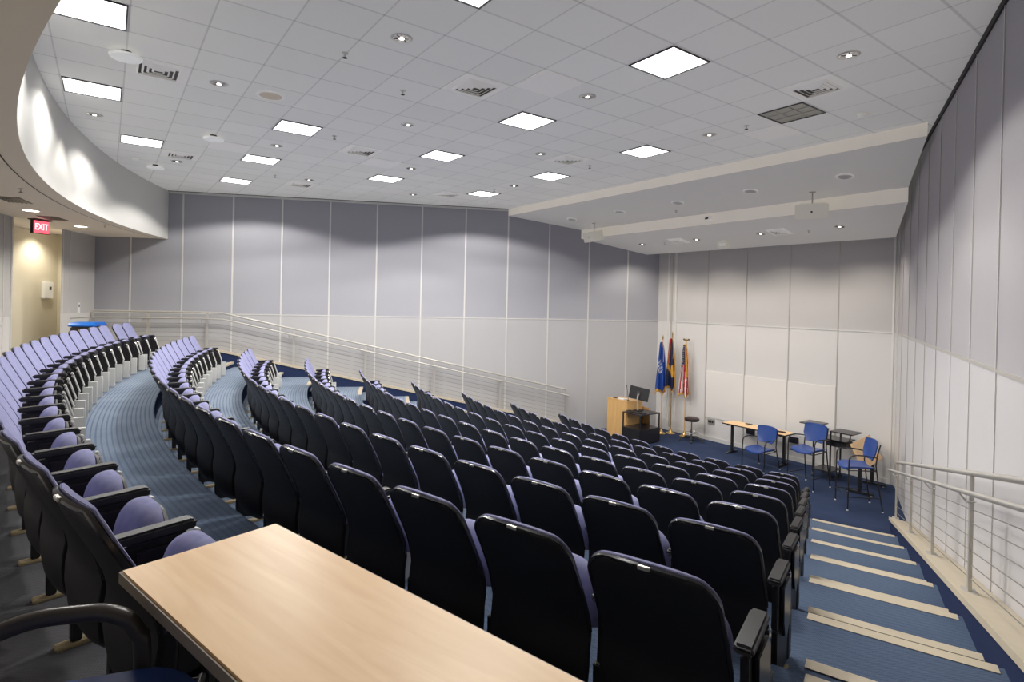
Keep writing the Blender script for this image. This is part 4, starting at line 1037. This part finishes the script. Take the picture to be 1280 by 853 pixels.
for i, (t_, r) in enumerate(((-12.86, 20.65), (-19.13, 20.68))):
    x, y = polar(r, R_(t_), BX, BY); o = empty('low_ceiling_light', (x, y, ZL), R_(t_), 'lit round recessed light in the low rear ceiling, %s' % ('nearer the exit sign' if i == 0 else 'nearer the left wall'), 'recessed light', 'recessed lights in the low rear ceiling')
    b_ = MB(); b_.lathe([(.1, 0), (.13, 0), (.13, -.008), (.105, -.010)], 'white', n=24); b_.build('ring', o); b_ = MB(); b_.lathe([(.01, -.006), (.10, -.006)], 'lowlamp', n=24) if 'lowlamp' in M else None
    M['lowlamp'] = M.get('lowlamp') or emis('low_lamp', (1, .9, .75), 6.0)
    b_ = MB(); b_.lathe([(.01, -.012), (.105, -.0115), (.106, -.009)], 'lowlamp', n=24); b_.build('lens', o)
for i, (t_, r) in enumerate(((-9.53, 20.51), (-15.77, 20.69))):
    x, y = polar(r, R_(t_), BX, BY); o = empty('linear_vent', (x, y, ZL), R_(t_), 'dark rectangular air vent in the low rear ceiling, %s' % ('at the left frame edge' if i == 0 else 'beside the exit sign'), 'vent', 'vents in the low rear ceiling')
    b_ = MB(); b_.box(-.30, .30, -.15, .15, -.004, 0, 'tablet'); b_.build('recess', o); b_ = MB()
    for k in range(6): b_.box(-.29, .29, -.14 + k * .052, -.125 + k * .052, -.010, -.003, 'mapleedge')
    b_.build('slats', o)

# ------------------------------------------------------------------ lights
def spot(x, y, z, tx, ty, tz, power, size, blend, col=(1, .93, .82), rad=.06):
    l = bpy.data.lights.new('lamp_or_fill_beam', 'SPOT'); l.energy = power; l.spot_size = R_(size); l.spot_blend = blend; l.color = col; l.shadow_soft_size = rad
    o = bpy.data.objects.new('lamp_or_fill_beam', l); COL.objects.link(o); o.location = (x, y, z)
    o.rotation_euler = (Vector((tx, ty, tz)) - Vector((x, y, z))).to_track_quat('-Z', 'Y').to_euler(); return o
def point(x, y, z, p, rad, col=(1, .97, .93)):
    l = bpy.data.lights.new('room_fill', 'POINT'); l.energy = p; l.shadow_soft_size = rad; l.color = col
    o = bpy.data.objects.new('room_fill', l); COL.objects.link(o); o.location = (x, y, z); return o
for (a_, b__) in DOWN:
    x, y = cell(a_, b__); spot(x, y, HC - .03, x, y, 0, 70 if a_ > -2 else 40, 92, .45)
for (a_, b__) in LIGHTS:
    if (a_, b__) == (8, -4): continue
    x, y = cell(a_, b__); spot(x, y, HC - .03, x, y, 0, 375 * {(-4, 0): .5, (-4, 4): .35, (-3, 8): .4}.get((a_, b__), 1), 146, .10, (1, .965, .915), .22)
for x in (-5.23, -6.87, -8.53, -10.24):
    spot(x, 11.64, SO(11.64, 2) - .04, x, 11.7, 0, 95, 135, .6)
for (a_, b__) in ((-1, 12), (-3, 11)):
    pass
for t_ in (-9, -3, 3, 9):   # wall-wash cones on the curved bulkhead
    pass
for (t_, r) in ((-12.86, 20.65), (-19.13, 20.68)):
    x, y = polar(r, R_(t_), BX, BY); spot(x, y, ZL - .03, x, y, 0, 40, 120, .6, (1, .88, .68))
for t_, pw in ((-22.4, 80), (-18.4, 80)):  # extra spots added to brighten the alcove, with no fixture there
    x, y = polar(RB + .32, R_(t_), BX, BY); spot(x, y, ZL - .04, x, y - .1, 0, pw, 140, .7, (1, .93, .78))

# world
w = bpy.data.worlds.new('World'); sc.world = w; w.use_nodes = True
w.node_tree.nodes['Background'].inputs[0].default_value = (.5, .5, .5, 1); w.node_tree.nodes['Background'].inputs[1].default_value = .2

# ------------------------------------------------------------------ camera
cam = bpy.data.cameras.new('Camera'); co = bpy.data.objects.new('Camera', cam); COL.objects.link(co)
Rv = Vector((.58438073, .81119077, .02164933)); Uv = Vector((-.01664484, -.01469083, .99975353)); Fv = Vector((-.81130889, .58459705, -.0049171))
m3 = Matrix((Rv, Uv, -Fv)).transposed(); m4 = m3.to_4x4(); m4.translation = (0, 0, EYE); co.matrix_world = m4
cam.sensor_width = 36; cam.lens = 704.05 * 36 / 1280; cam.shift_y = -(426.5 - 380.49) / 1280; cam.clip_start = .05; cam.clip_end = 200
sc.camera = co
sc.view_settings.view_transform = 'Standard'; sc.view_settings.look = 'None'; sc.view_settings.exposure = 0.0
